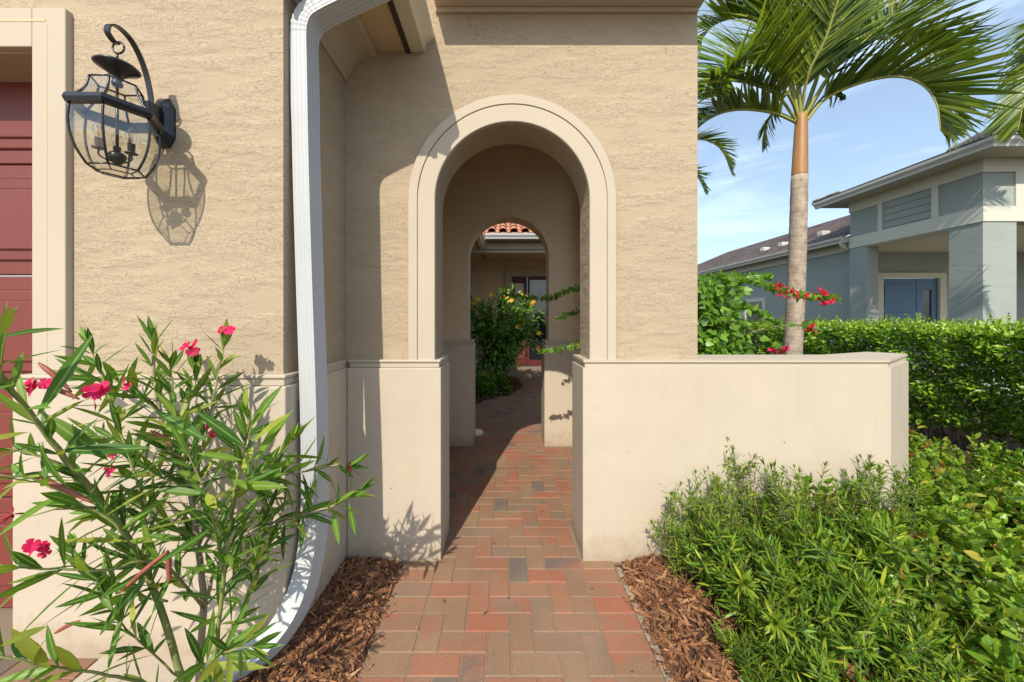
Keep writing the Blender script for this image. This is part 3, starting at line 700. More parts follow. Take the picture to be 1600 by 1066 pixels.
# ------------------------------------------------------------------ the entry porch at the end of the courtyard
YD = 10.2
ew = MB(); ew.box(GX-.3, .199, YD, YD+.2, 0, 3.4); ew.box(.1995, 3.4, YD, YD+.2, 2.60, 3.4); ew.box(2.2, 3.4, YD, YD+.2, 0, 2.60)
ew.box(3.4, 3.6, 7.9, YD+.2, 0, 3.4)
hp(ew, 'entry_wall', M['stucco_brightened'])
hp(MB().box(GX, 0.0, YD-.03, YD-.0005, 0, 1.0), 'plinth', M['cream'])
hp(MB().box(.02, .18, YD-.05, YD-.001, .087, 2.78, .006).box(.1805, 2.3, YD-.05, YD-.001, 2.60, 2.78, .006), 'door_surround', M['trim'])
dr = MB()
dr.box(.20, .64, YD+.02, YD+.08, .12, 2.58, .006)
fd = hp(dr, 'front_door', M['darkred'])
hp(MB().box(.26, .58, YD+.0, YD+.0195, .3, 1.35, .01), 'door_panel', M['red'])
hp(MB().box(.30, .54, YD+.0, YD+.0195, 1.65, 2.4), 'door_glass', M['stone'])
hp(MB().box(.645, .70, YD-.0, YD+.08, .12, 2.58, .004).box(1.7, 1.76, YD, YD+.08, .12, 2.58).box(.7005, 1.6995, YD, YD+.08, 2.50, 2.58).box(.7005, 1.6995, YD, YD+.08, .09, .26), 'door_frame', M['darkred'])
hp(MB().box(.7, 1.7, YD+.03, YD+.05, .2605, 2.4995), 'door_glass', M['darkglass'])
hp(MB().lathe((-.62, YD-.031, .5), [(0, .03), (.05, .028), (.075, .012), (.08, 0)], 16, axis=(0, -1, 0)), 'wall_vent', M['gutter'])
st = MB(); st.box(-.9, 3.39, 8.75, YD-.001, -.05, .08, .006)
hp(st, 'porch_step', M['sand'])
bmw = MB(); bmw.box(GX, 3.4, 8.06, 8.3, 2.86, 3.10, .006); bmw.box(GX, 3.4, 8.0, 8.0595, 2.93, 3.06, .006)
hp(bmw, 'porch_beam', M['trim'])
hp(MB().box(GX, 3.6, 7.75, YD, 3.101, 3.14), 'porch_ceiling', M['soffit'])
gt = MB()
prof = [(0, 0), (-.08, 0), (-.088, .03), (-.10, .045), (-.118, .07), (-.125, .11), (0, .11)]
V = [(x, 7.749+a, 3.085+b) for x in (-.4, 3.6) for a, b in prof]; k = len(prof)
gt.add(V, [(j, (j+1) % k, k+(j+1) % k, k+j) for j in range(k)]+[tuple(range(k)), tuple(range(2*k-1, k-1, -1))])
hp(gt, 'gutter', M['whitemetal'])
tl = MB()
for i in range(18):                       # barrel tiles over the porch
    x = -.5+i*.235
    for j in range(7):
        y0 = 7.62+j*.38; z0 = 3.22+j*.16
        V = []
        for t in (0, 1):
            for q in range(9):
                a = PI*q/8; r = .085-.012*t
                V.append((x-math.cos(a)*r, y0+t*.42, z0+t*.165+math.sin(a)*r*.9))
        tl.add(V, [(q, q+1, q+10, q+9) for q in range(8)], True)
        V = []
        for t in (0, 1):
            for q in range(7):
                a = PI*q/6; r = .05
                V.append((x+.1175-math.cos(a)*r, y0+t*.42, z0+t*.165-math.sin(a)*.03+.01))
        tl.add(V, [(q, q+1, q+8, q+7) for q in range(6)], True)
slab(tl, (-.6, 7.68, 3.17), (3.7, 7.68, 3.17), (3.7, YD+.1, 4.28), (-.6, YD+.1, 4.28), .05)
tl.box(-.6, 3.7, 7.70, YD, 3.1405, 3.20)
hp(tl, 'porch_roof', M['tile'])

# pale stone by the rear pier
sm_ = MB(); n = 9; V = []; 
for z_, r in ((-.01, .075), (.028, .072), (.040, .060)):
    for i in range(n):
        a = 2*PI*i/n; V.append((-.345+math.cos(a)*r*1.25, 4.42+math.sin(a)*r*1.1, z_))
sm_.add(V, [(a*n+i, a*n+(i+1) % n, (a+1)*n+(i+1) % n, (a+1)*n+i) for a in range(2) for i in range(n)]+[tuple(2*n+i for i in range(n))])
tag(sm_.build('stepping_stone', M['stone']), 'small flat pale stone lying beside the inner arch plinth', 'stone')
# irrigation riser in the right bed
rp = MB(); rp.tube([(1.050, 1.66, -.05), (1.050, 1.66, .05), (1.046, 1.662, .17)], .015, 12); rp.lathe((1.046, 1.662, .17), [(.016, -.02), (.017, 0), (.012, .012), (0, .014)], 12)
tag(rp.build('sprinkler_riser', M['pipe']), 'short white plastic pipe standing in the mulch by the shrubs', 'pipe')

# ------------------------------------------------------------------ wall lantern
lx, ly = -1.425, 1.343
lan = empty('wall_lantern', 'black six-sided glass lantern hanging on the tan garage wall', 'lantern', (lx, ly, 1.917))
def lp(mb, name, m, parent=None):
    o = mb.build(name, m); o.parent = parent or lan; o.matrix_parent_inverse = Matrix.Translation(lan.location).inverted(); return o
def hexring(r, z, rot=0): return [Vector((lx+r*math.cos(PI/3*i+rot), ly+r*math.sin(PI/3*i+rot), z)) for i in range(6)]
body = [(.113, 2.107), (.117, 2.06), (.113, 2.01), (.099, 1.96), (.075, 1.915)]
roof = [(.108, 2.135), (.088, 2.158), (.075, 2.185), (.067, 2.222)]
gl = MB()
for prof in (body, roof):
    for (r0, z0), (r1, z1) in zip(prof[:-1], prof[1:]):
        a, b = hexring(r0, z0), hexring(r1, z1)
        for i in range(6):
            j = (i+1) % 6; gl.add([a[i], a[j], b[j], b[i]], [(0, 1, 2, 3)])
gl.add(hexring(.075, 1.9145), [(0, 1, 2, 3, 4, 5)])
lp(gl, 'glass_pane', M['glass'])
fr = MB()
for prof in (body, roof):
    for i in range(6):
        fr.tube(catmull([hexring(r, z)[i] for r, z in prof], 3), .0040, 6)
for r, z_ in ((.075, 1.915), (.067, 2.222), (.112, 2.107)):
    h = hexring(r, z_); 
    for i in range(6): fr.tube([h[i], h[(i+1) % 6]], .0033, 6)
h = hexring(.075, 1.915)
for r, z_ in ((.05, 1.903),):
    h2 = hexring(r, z_)
    for i in range(6): fr.tube([h2[i], h2[(i+1) % 6]], .002, 5); fr.tube([h[i], h2[i]], .002, 5)
lp(fr, 'frame', M['black'])
rim = MB(); rp_ = [(.106, 2.102), (.124, 2.104), (.130, 2.118), (.125, 2.133), (.106, 2.138)]
for (r0, z0), (r1, z1) in zip(rp_, rp_[1:]+rp_[:1]):
    a, b = hexring(r0, z0), hexring(r1, z1)
    for i in range(6): rim.add([a[i], a[(i+1) % 6], b[(i+1) % 6], b[i]], [(0, 1, 2, 3)])
lp(rim, 'rim', M['black'])
cap = MB(); cap.lathe((lx, ly, 2.30), [(0, .012), (.010, .010), (.03, .006), (.055, -.004), (.063, -.012), (.058, -.016), (.035, -.03), (.018, -.045), (.012, -.06), (.016, -.07), (.014, -.08), (.0, -.08)], 24)
lp(cap, 'canopy', M['black'])
rg = MB(); 
rg.tube([(lx, ly-.0, 2.31), (lx, ly, 2.341)], .004, 8)
rc = [(lx+.021*math.cos(a*PI/10), ly+.004, 2.362+.021*math.sin(a*PI/10)) for a in range(21)]
rg.tube(rc, .0032, 8); lp(rg, 'hanging_ring', M['black'])
am = MB()
arm = [(lx-.002, ly+.004, 2.374), (lx-.002, ly-.014, 2.376), (lx-.002, ly-.032, 2.395), (lx-.002, ly-.022, 2.425), (lx-.002, ly+.010, 2.437), (lx-.002, ly+.05, 2.425), (lx-.002, ly+.085, 2.385), (lx-.002, ly+.11, 2.33), (lx-.002, ly+.125, 2.27), (lx-.002, ly+.13, 2.22)]
am.sweep([(-.010, -.0025), (.010, -.0025), (.010, .0025), (-.010, .0025)], catmull(arm, 5), (1, 0, 0)); lp(am, 'scroll_arm', M['black'])
bp_ = MB()
oc = lambda w_, h_, y: [(lx+sx*w_, y, 2.185+sz*h_) for sx, sz in ((-1, -.6), (-.5, -1), (.5, -1), (1, -.6), (1, .6), (.5, 1), (-.5, 1), (-1, .6))]
for (w0, h0, y0), (w1, h1, y1) in (((.042, .100, YG-.004), (.042, .100, YG-.012)), ((.042, .100, YG-.012), (.034, .088, YG-.024)), ((.034, .088, YG-.024), (.024, .07, YG-.036))):
    a, b = oc(w0, h0, y0), oc(w1, h1, y1)
    bp_.add(a+b, [(i, (i+1) % 8, 8+(i+1) % 8, 8+i) for i in range(8)])
bp_.add(oc(.024, .07, YG-.036), [tuple(range(8))])
bp_.box(lx-.012, lx+.012, ly+.108, YG-.03, 2.175, 2.235, .003); bp_.box(lx-.010, lx+.010, ly+.095, YG-.03, 2.112, 2.13, .003)
lp(bp_, 'backplate', M['black'])
rd = MB(); rd.tube([(lx, ly, 2.24), (lx, ly, 1.955)], .0045, 8); rd.lathe((lx, ly, 1.95), [(0, .03), (.02, .028), (.026, .018), (.022, .002), (.010, -.012), (0, -.02)], 16)
cb = []
for a in (PI*.0, PI*2/3+.15, PI*4/3-.2):
    cx_, cy_ = lx+.045*math.cos(a+.15), ly+.045*math.sin(a+.15)
    rd.tube(catmull([(lx, ly, 1.955), ((lx+cx_)/2, (ly+cy_)/2, 1.945), (cx_, cy_, 1.957), (cx_, cy_, 1.975)], 4), .003, 6)
    rd.lathe((cx_, cy_, 1.975), [(0, 0), (.018, .003), (.019, .006), (.010, .008), (.011, .040), (0, .041)], 14); cb.append((cx_, cy_))
lp(rd, 'candle_fitting', M['black'])
for cx_, cy_ in cb:
    b_ = MB(); b_.lathe((cx_, cy_, 2.016), [(.009, 0), (.014, .012), (.0165, .024), (.013, .042), (.006, .056), (0, .064)], 14)
    bo = lp(b_, 'bulb', M['bulbglass'])
    f_ = MB()
    for k in range(5):
        a = k*2*PI/5; f_.tube([(cx_+.0025*math.cos(a), cy_+.0025*math.sin(a), 2.022), (cx_+.006*math.cos(a), cy_+.006*math.sin(a), 2.055)], .0009, 4)
    o_ = lp(f_, 'filament', M['filament'], None)
    o_.parent = bo

lan.scale = (1.02, 1.02, 1.02); lan.location.z += .012

# ------------------------------------------------------------------ plants: generic pieces
def frame_of(t):
    t = np.array(t)/np.linalg.norm(t); a = np.array([0, 0, 1.0]) if abs(t[2]) < .9 else np.array([1.0, 0, 0])
    s = np.cross(t, a); s /= np.linalg.norm(s); return t, s, np.cross(s, t)
def whorls(pts, start, step, per, ang, Lr, Wr, acc, bend=(-.25, .05), jitter=.25, endtuft=0, growth=None):
    """leaf whorls along a polyline; acc collects (P,D,U,L,W,B)"""
    pts = [np.array(p) for p in pts]; seg = [np.linalg.norm(b-a) for a, b in zip(pts, pts[1:])]; tot = sum(seg)
    s = start*tot; k = 0
    while s < tot*.999:
        r = s; i = 0
        while i < len(seg)-1 and r > seg[i]: r -= seg[i]; i += 1
        p = pts[i]+(pts[i+1]-pts[i])*(r/seg[i]); t, sx, sy = frame_of(pts[i+1]-pts[i])
        f = s/tot
        for q in range(per):
            a = 2*PI*q/per+k*1.05+random.uniform(-.3, .3); al = ang*(1-.45*max(0, f-.8)/.2)+random.gauss(0, jitter)
            dr_ = math.cos(al)*t+math.sin(al)*(math.cos(a)*sx+math.sin(a)*sy)
            up = t*math.sin(al)-math.cos(al)*(math.cos(a)*sx+math.sin(a)*sy)
            gr = 1.0 if growth is None else growth(f)
            acc.append((p+rng.normal(size=3)*.001, dr_, up+rng.normal(size=3)*.25, random.uniform(*Lr)*gr, random.uniform(*Wr)*(gr**.5), random.uniform(*bend)))
        s += step*random.uniform(.75, 1.25); k += 1
    t, sx, sy = frame_of(pts[-1]-pts[-2])
    for q in range(endtuft):
        a = random.uniform(0, 2*PI); al = random.uniform(.1, .6)
        dr_ = math.cos(al)*t+math.sin(al)*(math.cos(a)*sx+math.sin(a)*sy)
        acc.append((pts[-1], dr_, t*math.sin(al)-math.cos(al)*(math.cos(a)*sx+math.sin(a)*sy), random.uniform(*Lr)*.55, random.uniform(*Wr)*.7, 0.05))
def flush(mb, T, acc):
    if acc: leaves(mb, T, [a[0] for a in acc], [a[1] for a in acc], [a[2] for a in acc], [a[3] for a in acc], [a[4] for a in acc], [a[5] for a in acc])
def flower(mb, c, nrm, r, petals=5, T=T_PETAL, cup=.35):
    t, sx, sy = frame_of(nrm); c = np.array(c); A = []
    ph = random.uniform(0, 6)
    for q in range(petals):
        a = ph+2*PI*q/petals; rad = math.cos(a)*sx+math.sin(a)*sy
        A.append((c, rad+t*cup, t-rad*cup, r*random.uniform(.85, 1.1), r*.85, -.12))
    flush(mb, T, A)
def rooted(name, label, cat, loc, group=None): return empty(name, label, cat, loc, group)
def cp(mb, name, m, root):
    o = mb.build(name, m); o.parent = root; o.matrix_parent_inverse = Matrix.Translation(root.location).inverted(); return o

# ------------------------------------------------------------------ oleander in the left foreground
olr = rooted('oleander', 'tall oleander with long narrow leaves, pink flowers and red pods', 'shrub', (-1.0, 1.15, -.04))
BR = [  # (points px,py,depth), base radius, leaf start, kind
 ([(288, 1120, 1.14), (286, 1063, 1.14), (236, 909, 1.13), (187, 821, 1.08), (115, 733, 1.0), (55, 656, .92), (0, 585, .85), (-30, 545, .82)], .0105, .34, 'g'),
 ([(312, 1120, 1.24), (312, 1050, 1.24), (318, 950, 1.25), (312, 870, 1.25), (295, 760, 1.27), (262, 690, 1.29), (243, 600, 1.31), (238, 532, 1.33)], .0125, .42, 'b'),
 ([(328, 1120, 1.12), (335, 1030, 1.12), (350, 900, 1.11), (366, 770, 1.10), (383, 695, 1.08), (389, 655, 1.07)], .0080, .30, 'g'),
 ([(320, 940, 1.25), (352, 860, 1.27), (405, 825, 1.29), (470, 805, 1.31), (520, 790, 1.32), (560, 768, 1.33)], .0060, .12, 'b'),
 ([(312, 870, 1.25), (350, 800, 1.29), (410, 750, 1.32), (470, 738, 1.34), (520, 727, 1.35), (543, 730, 1.36)], .0050, .15, 'b'),
 ([(300, 790, 1.27), (318, 690, 1.32), (338, 600, 1.36), (350, 545, 1.38)], .0050, .05, 'g'),
 ([(236, 909, 1.13), (225, 800, 1.19), (192, 680, 1.23), (160, 590, 1.25), (137, 538, 1.26)], .0050, .22, 'g'),
 ([(318, 950, 1.22), (250, 880, 1.08), (170, 890, .98), (90, 890, .92), (10, 885, .86), (-30, 880, .84)], .0045, .18, 'g'),
 ([(288, 1115, 1.10), (230, 1070, 1.03), (170, 1055, .98), (100, 1045, .92), (25, 1030, .86), (-30, 1020, .84)], .0050, .25, 'g'),
 ([(236, 909, 1.13), (190, 830, 1.03), (130, 790, .98), (60, 752, .92), (-5, 742, .87)], .0045, .15, 'g'),
 ([(187, 821, 1.08), (120, 745, 1.05), (60, 712, 1.0), (0, 700, .97), (-30, 690, .95)], .0040, .15, 'g'),
 ([(262, 940, 1.13), (210, 930, 1.16), (150, 905, 1.18), (115, 860, 1.2)], .0035, .2, 'g'),
 ([(290, 770, 1.26), (278, 690, 1.22), (272, 620, 1.19), (264, 568, 1.17)], .0050, .05, 'g'),
 ([(262, 690, 1.29), (300, 620, 1.35), (305, 570, 1.37)], .0035, .05, 'g'),
 ([(330, 1020, 1.12), (380, 950, 1.16), (400, 880, 1.2), (420, 850, 1.22)], .0030, .25, 'g'),
 ([(350, 900, 1.11), (330, 800, 1.06), (300, 720, 1.03), (290, 690, 1.02)], .0035, .15, 'g'),
 ([(366, 770, 1.10), (430, 720, 1.22), (455, 690, 1.27)], .0030, .2, 'g'),
 ([(-40, 620, .72), (-15, 560, .72), (2, 515, .73)], .0040, .0, 'g'),
 ([(286, 1063, 1.14), (350, 1020, 1.04), (395, 1010, 1.02)], .0030, .3, 'g'),
 ([(295, 760, 1.27), (240, 740, 1.33), (190, 690, 1.36), (150, 680, 1.38)], .0035, .1, 'g'),
 ([(312, 870, 1.25), (270, 820, 1.33), (200, 790, 1.38), (140, 800, 1.4)], .0035, .1, 'g'),
 ([(318, 950, 1.25), (380, 880, 1.33), (420, 800, 1.38), (440, 740, 1.4)], .0035, .15, 'g'),
 ([(243, 640, 1.31), (190, 600, 1.33), (120, 590, 1.35)], .0030, .1, 'g'),
 ([(286, 1063, 1.14), (215, 1000, 1.08), (180, 960, 1.05), (170, 930, 1.04)], .0030, .35, 'g'),
]
fol = MB(); stg = MB(); stb = MB(); acc = []
for pts, r, st_, kd in BR:
    w3 = catmull([P(*p) for p in pts], 5)
    w3 = [p+Vector(rng.normal(size=3)*.0012) for p in w3]
    n = len(w3); rs = [r*(1-.65*i/(n-1)) for i in range(n)]
    (stg if kd == 'g' else stb).tube(w3, rs, 8)
    near = pts[-1][2] < 1.0
    whorls(w3, st_, .038 if not near else .052, 3, .95, (.090, .155), (.0155, .0235), acc, (-.22, .06), .28, 5,
           growth=lambda f: .6+.5*math.sin(min(1, f*1.15)*PI*.85))
flush(fol, T_LANCE, acc)
# hand-placed large leaves in front
big = [((55, 655, .90), (150, 520, .93)), ((0, 600, .85), (0, 480, .78)), ((45, 675, .93), (-40, 690, .84)), ((0, 1010, .80), (75, 975, .86)), ((60, 690, .9), (95, 775, .92)),
       ((385, 700, 1.05), (305, 640, .99)), ((395, 690, 1.06), (450, 645, 1.0)), ((392, 668, 1.07), (432, 602, 1.05)), ((388, 660, 1.07), (375, 600, 1.05)), ((380, 720, 1.06), (310, 705, 1.0)),
       ((398, 720, 1.08), (450, 640, 1.06)), ((388, 690, 1.07), (395, 655, 1.02)), ((370, 760, 1.08), (440, 755, 1.04)), ((80, 1045, .9), (16, 980, .84)), ((120, 1048, .93), (30, 1075, .86)),
       ((325, 690, 1.02), (240, 640, 1.0)), ((240, 700, 1.05), (90, 705, .98)), ((170, 720, 1.05), (60, 640, .98)), ((520, 790, 1.32), (552, 765, 1.30)), ((230, 900, 1.05), (140, 1000, 1.0)),
       ((475, 805, 1.3), (470, 862, 1.28)), ((520, 795, 1.3), (530, 852, 1.28)), ((445, 815, 1.28), (440, 880, 1.26)), ((545, 785, 1.32), (555, 838, 1.31)), ((405, 835, 1.24), (395, 905, 1.22))]
ba = []
for a, b in big:
    A_, B_ = P(*a), P(*b); d_ = np.array(B_-A_); Ln = np.linalg.norm(d_)
    ba.append((np.array(A_), d_, np.array([random.uniform(-.4, .4), -.8, .9]), Ln, max(.02, Ln*.17), random.uniform(-.2, .02)))
flush(fol, T_LANCE, ba)
cp(stg, 'stem', M['olstem'], olr); cp(stb, 'stem', M['olbark'], olr); cp(fol, 'foliage', M['oleander'], olr)
for (x, y, d_, r, n_) in [(152, 616, 1.0, .026, 3), (146, 638, 1.0, .018, 1), (45, 605, .97, .02, 3), (70, 604, .97, .016, 2), (357, 523, 1.38, .022, 4), (297, 545, 1.36, .022, 4), (325, 668, 1.28, .018, 2), (52, 850, .95, .018, 2), (68, 860, .97, .014, 2),
                      (165, 741, 1.2, .016, 2), (192, 602, 1.2, .015, 2), (178, 703, 1.22, .013, 2)]:
    fb = MB()
    for k in range(n_):
        c = P(x+random.uniform(-9, 9), y+random.uniform(-9, 9), d_+random.uniform(-.015, .015))
        flower(fb, c, (random.uniform(-.8, .8), -1, random.uniform(-.1, .9)), r)
    cp(fb, 'flower', M['petal'], olr)
for (x, y, d_, dx) in [(543, 730, 1.36, .03), (20, 803, .92, -.02)]:
    fb = MB(); A = []
    for k in range(10):
        A.append((np.array(P(x, y, d_)), np.array([dx*20+random.gauss(0, .4), random.gauss(0, .4), random.gauss(0, .5)]), rng.normal(size=3), random.uniform(.02, .035), .006, 0))
    flush(fb, T_LANCE, A); cp(fb, 'flower_bud', M['bud'], olr)
for a, b in [((60, 567, 1.0), (112, 613, 1.02)), ((62, 601, .98), (124, 624, 1.0)), ((235, 673, 1.12), (275, 700, 1.14)), ((57, 747, .93), (145, 786, .96)), ((262, 862, 1.02), (187, 927, .98)), ((262, 860, 1.03), (265, 912, 1.03)), ((85, 990, 1.2), (125, 970, 1.2))]:
    pb = MB(); p0, p1 = P(*a), P(*b)
    mid = p0.lerp(p1, .5)+Vector((0, 0, .004))
    pb.tube(catmull([p0, mid, p1], 5), [.002, .0045, .006, .0065, .0065, .0065, .0065, .006, .005, .0035, .002][:11], 8); cp(pb, 'seed_pod', M['pod'], olr)

# ------------------------------------------------------------------ podocarpus shrubs (right bed)
def podo_variant(height, spread, shoots, Lr, Wr, seed):
    random.seed(seed); acc = []; st_ = MB(); lt = []; big_ = Lr[0] > .05
    for i in range(shoots):
        a = random.uniform(0, 2*PI); ro = spread*math.sqrt(random.random()); h = height*(.45+.55*random.random())*(1-.25*(ro/spread)**2)
        b0 = Vector((math.cos(a)*ro*.2, math.sin(a)*ro*.2, 0))
        e = Vector((math.cos(a)*ro*1.15, math.sin(a)*ro*1.15, h)); m = b0.lerp(e, .5)+Vector((random.gauss(0, .03), random.gauss(0, .03), .03))
        pts = catmull([b0, m, e+Vector((random.gauss(0, .03), random.gauss(0, .03), 0))], 6)
        st_.tube(pts, [.0036*(1-.6*k/(len(pts)-1)) for k in range(len(pts))], 5)
        new = random.random() < .06
        whorls(pts, .30, .013 if not big_ else .017, 2, 1.15, Lr, Wr, acc, (-.18, .05), .3, 14, growth=lambda f: .8+.3*f)
        if new and len(lt) == 0: whorls(pts[-4:], .2, .008, 3, .8, Lr, Wr, lt, (-.05, .15), .2, 14)
        for q in range(random.randint(2, 4)):
            k = random.randint(4, len(pts)-3); aa = random.uniform(0, 2*PI); ln = random.uniform(.05, .13)*(1.25 if big_ else 1)
            d = Vector((math.cos(aa)*.8, math.sin(aa)*.8, random.uniform(.5, 1.2))).normalized()
            tw_ = catmull([pts[k], pts[k]+d*ln*.5, pts[k]+d*ln+Vector((0, 0, .02))], 3); st_.tube(tw_, .0016, 4)
            whorls(tw_, .15, .013 if not big_ else .017, 2, 1.1, Lr, Wr, acc, (-.18, .05), .3, 11)
    f = MB(); flush(f, T_NEEDLE, acc); l = MB(); flush(l, T_NEEDLE, lt)
    return st_, f, l
pv_src = []
for args in ((.76, .17, 15, (.032, .056), (.0048, .0070), 1), (.74, .18, 16, (.032, .056), (.0048, .0070), 2), (.52, .24, 19, (.058, .098), (.0078, .0115), 3), (.52, .24, 20, (.058, .098), (.0078, .0115), 4)):
    s_, f_, l_ = podo_variant(*args); pv_src.append((s_, f_, l_))
random.seed(11)
PLB = [ # x, y, variant, scale, label
 (.97, 1.93, 0, .86, 'upright fine-leaved shrub at left end of the row against the low wall'),
 (1.13, 1.95, 1, .97, 'upright fine-leaved shrub second from left against the low wall'),
 (1.33, 1.95, 0, 1.06, 'tallest-tipped fine-leaved shrub in the row under the low wall, third from left'),
 (1.55, 1.94, 1, 1.0, 'fine-leaved shrub fourth from left in the row against the low wall'),
 (1.76, 1.95, 0, 1.02, 'fine-leaved shrub fifth from left in the row against the low wall'),
 (2.02, 1.97, 1, 1.06, 'fine-leaved shrub at right end of the row beside the wall corner'),
 (1.12, 1.70, 2, .92, 'bushy narrow-leaved shrub beside the white plastic pipe'),
 (1.32, 1.68, 3, 1.02, 'bushy narrow-leaved shrub in second row, right of the pipe shrub'),
 (1.56, 1.68, 2, 1.04, 'bushy narrow-leaved shrub in second row in front of the wall middle'),
 (.97, 1.36, 3, .56, 'low narrow-leaved shrub spilling onto the mulch near the path'),
 (1.20, 1.42, 2, .84, 'narrow-leaved shrub in third row behind the low one by the mulch'),
 (1.45, 1.40, 3, .88, 'narrow-leaved shrub in third row beside the round-leaved cover'),
 (1.10, 1.14, 2, .60, 'narrow-leaved shrub at lower edge of the photo nearest the path'),
 (1.34, 1.12, 3, .66, 'narrow-leaved shrub at lower edge of the photo near the round-leaved cover'),
 (3.0, 2.45, 2, .80, 'lone narrow-leaved shrub rising from the leafy cover beyond the wall corner'),
 (1.84, 1.66, 3, .78, 'narrow-leaved shrub half sunk in round-leaved cover in front of wall corner')]
srcobj = {}
for i, (x, y, vr, sc, lab) in enumerate(PLB):
    r = empty('podocarpus_shrub', lab, 'shrub', (x, y, -.03), 'podocarpus shrubs in the right bed')
    r.rotation_euler = (0, 0, random.uniform(0, 6)); r.scale = (sc, sc, sc)
    if vr not in srcobj:
        s_, f_, l_ = pv_src[vr]
        srcobj[vr] = [s_.build('stem', M['podostem']), f_.build('foliage', M['podo'])]+([l_.build('new_growth', M['podolt'])] if l_.f else [])
        for o in srcobj[vr]: o.parent = r
    else:
        for o in srcobj[vr]:
            c = o.copy(); C.objects.link(c); c.parent = r

# ------------------------------------------------------------------ round-leaved ground cover
def cover_h(x, y):
    return .36+.05*math.sin(x*5+y*3)+.04*math.sin(x*9-y*7)-.12*max(0, 1.35-y)
cv_ = MB(); cs_ = MB(); cr_ = MB(); acc = []; accr = []
def in_cover(x, y):
    if y < 2.10: return x > 1.62+(.0 if y > 1.5 else -.12*(1.5-y)) and x < 3.45
    if y < 2.70 and x < 2.78 and y < 2.09+(x-2.2)*.75+.25: return y < 2.02+(x-2.2)*.72 and x > 2.2
    return x < 3.70+.05*math.sin(y*6) and x > 1.25 and y < 3.6
n = 0
while n < 1500:
    x = random.uniform(1.25, 3.75); y = random.uniform(.95, 3.6)
    if not in_cover(x, y): continue
    n += 1
    h = cover_h(x, y)*random.uniform(.75, 1.12); lean = Vector((random.gauss(.04, .07), random.gauss(0, .07), 0))
    b0 = Vector((x, y, -.02)); e = b0+lean+Vector((0, 0, h))
    tall = random.random() < .012
    if tall: e = e+Vector((0, 0, .10))
    pts = catmull([b0, b0.lerp(e, .5)+lean*.1, e], 3)
    if tall or random.random() < .15: (cr_ if tall else cs_).tube(pts, .0028, 5)
    far = y > 2.3
    whorls(pts, .45, .024 if not far else .030, 2, 1.05, (.040, .070), (.024, .038), accr if random.random() < .035 else acc, (-.2, .12), .35, 4)
flush(cv_, T_OVATE, acc)
rootc = tag(cv_.build('ground_cover', M['cover']), 'dense round-leaved glossy green ground cover', 'ground cover', kind='stuff')
o_ = cs_.build('stem', M['podostem']); o_.parent = rootc; o_ = cr_.build('stem', M['redstem']); o_.parent = rootc
l_ = MB(); flush(l_, T_OVATE, accr); o_ = l_.build('new_growth', M['coverred']); o_.parent = rootc

# ------------------------------------------------------------------ hedge along the boundary
hr = rooted('hedge', 'long clipped green hedge between the two houses', 'hedge', (5.1, 5, 0))
hm = MB(); ht = MB(); tw = MB()
def hx(y): return 4.86+.05*math.sin(y*2.1)+.03*math.sin(y*5.3)
def bumpn(a, b): return .05*math.sin(a*7+b*3)+.05*math.sin(a*13-b*11)+.04*math.sin(a*3.3+b*17)
N = 56000
y = 1.8+14*rng.random(N)**1.9; z = .12+1.16*rng.random(N)**.85
dep = np.abs(rng.normal(0, .10, N)); x = np.array([hx(a) for a in y])+np.array([bumpn(a, b) for a, b in zip(y, z)])+dep*1.2
x += np.where(z < .4, (.4-z)*.5, 0)
Dn = rvec(N)*.8+np.array([-.75, -.25, .25]); Un = rvec(N)*.6+np.array([-.4, -.2, .8])
leaves(hm, T_OVATE if False else T_SMALL, np.stack([x, y, z], 1), Dn, Un, rng.uniform(.045, .075, N), rng.uniform(.026, .040, N), rng.uniform(-.1, .1, N))
N = 34000                                 # depth of the hedge
y = 1.8+14*rng.random(N)**1.3; x = 4.93+.8*rng.random(N); z = .15+1.1*rng.random(N)   # inner leaves
leaves(hm, T_SMALL, np.stack([x, y, z], 1), rvec(N), rvec(N), .055, .03, 0)
N = 18000                                 # paler top growth
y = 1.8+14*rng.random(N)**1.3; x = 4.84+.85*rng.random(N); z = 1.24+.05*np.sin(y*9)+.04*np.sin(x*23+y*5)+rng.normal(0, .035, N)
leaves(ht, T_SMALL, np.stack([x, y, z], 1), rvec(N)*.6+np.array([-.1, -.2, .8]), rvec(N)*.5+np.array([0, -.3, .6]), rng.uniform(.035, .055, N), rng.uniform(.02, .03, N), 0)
A = []
for i in range(90):                       # sprigs above the clipped line
    yy = 2.2+12*random.random()**1.4; xx = 4.9+.7*random.random(); hh = random.choice([.06, .08, .10, .12, .18])
    pts = [Vector((xx, yy, 1.2)), Vector((xx+random.gauss(0, .02), yy+random.gauss(0, .02), 1.26+hh))]
    tw.tube(pts, .002, 4); whorls(catmull(pts, 4), .2, .022, 2, .8, (.035, .05), (.02, .028), A, (-.1, .1), .3, 3)
flush(ht, T_SMALL, A)
for i in range(120):
    yy = 1.9+12*random.random()**1.4; x0_ = 5.15+random.gauss(0, .08); p0 = Vector((x0_, yy, -.03))
    p1 = p0+Vector((random.gauss(-.05, .1), random.gauss(0, .1), .45)); p2 = p1+Vector((random.gauss(-.08, .14), random.gauss(0, .15), .6))
    tw.tube(catmull([p0, p1, p2], 4), [.013, .012, .011, .010, .009, .007, .005, .004, .003], 6)
cp(hm, 'foliage', M['hedge'], hr); cp(ht, 'new_growth', M['hedgetop'], hr); cp(tw, 'branch', M['twig'], hr)

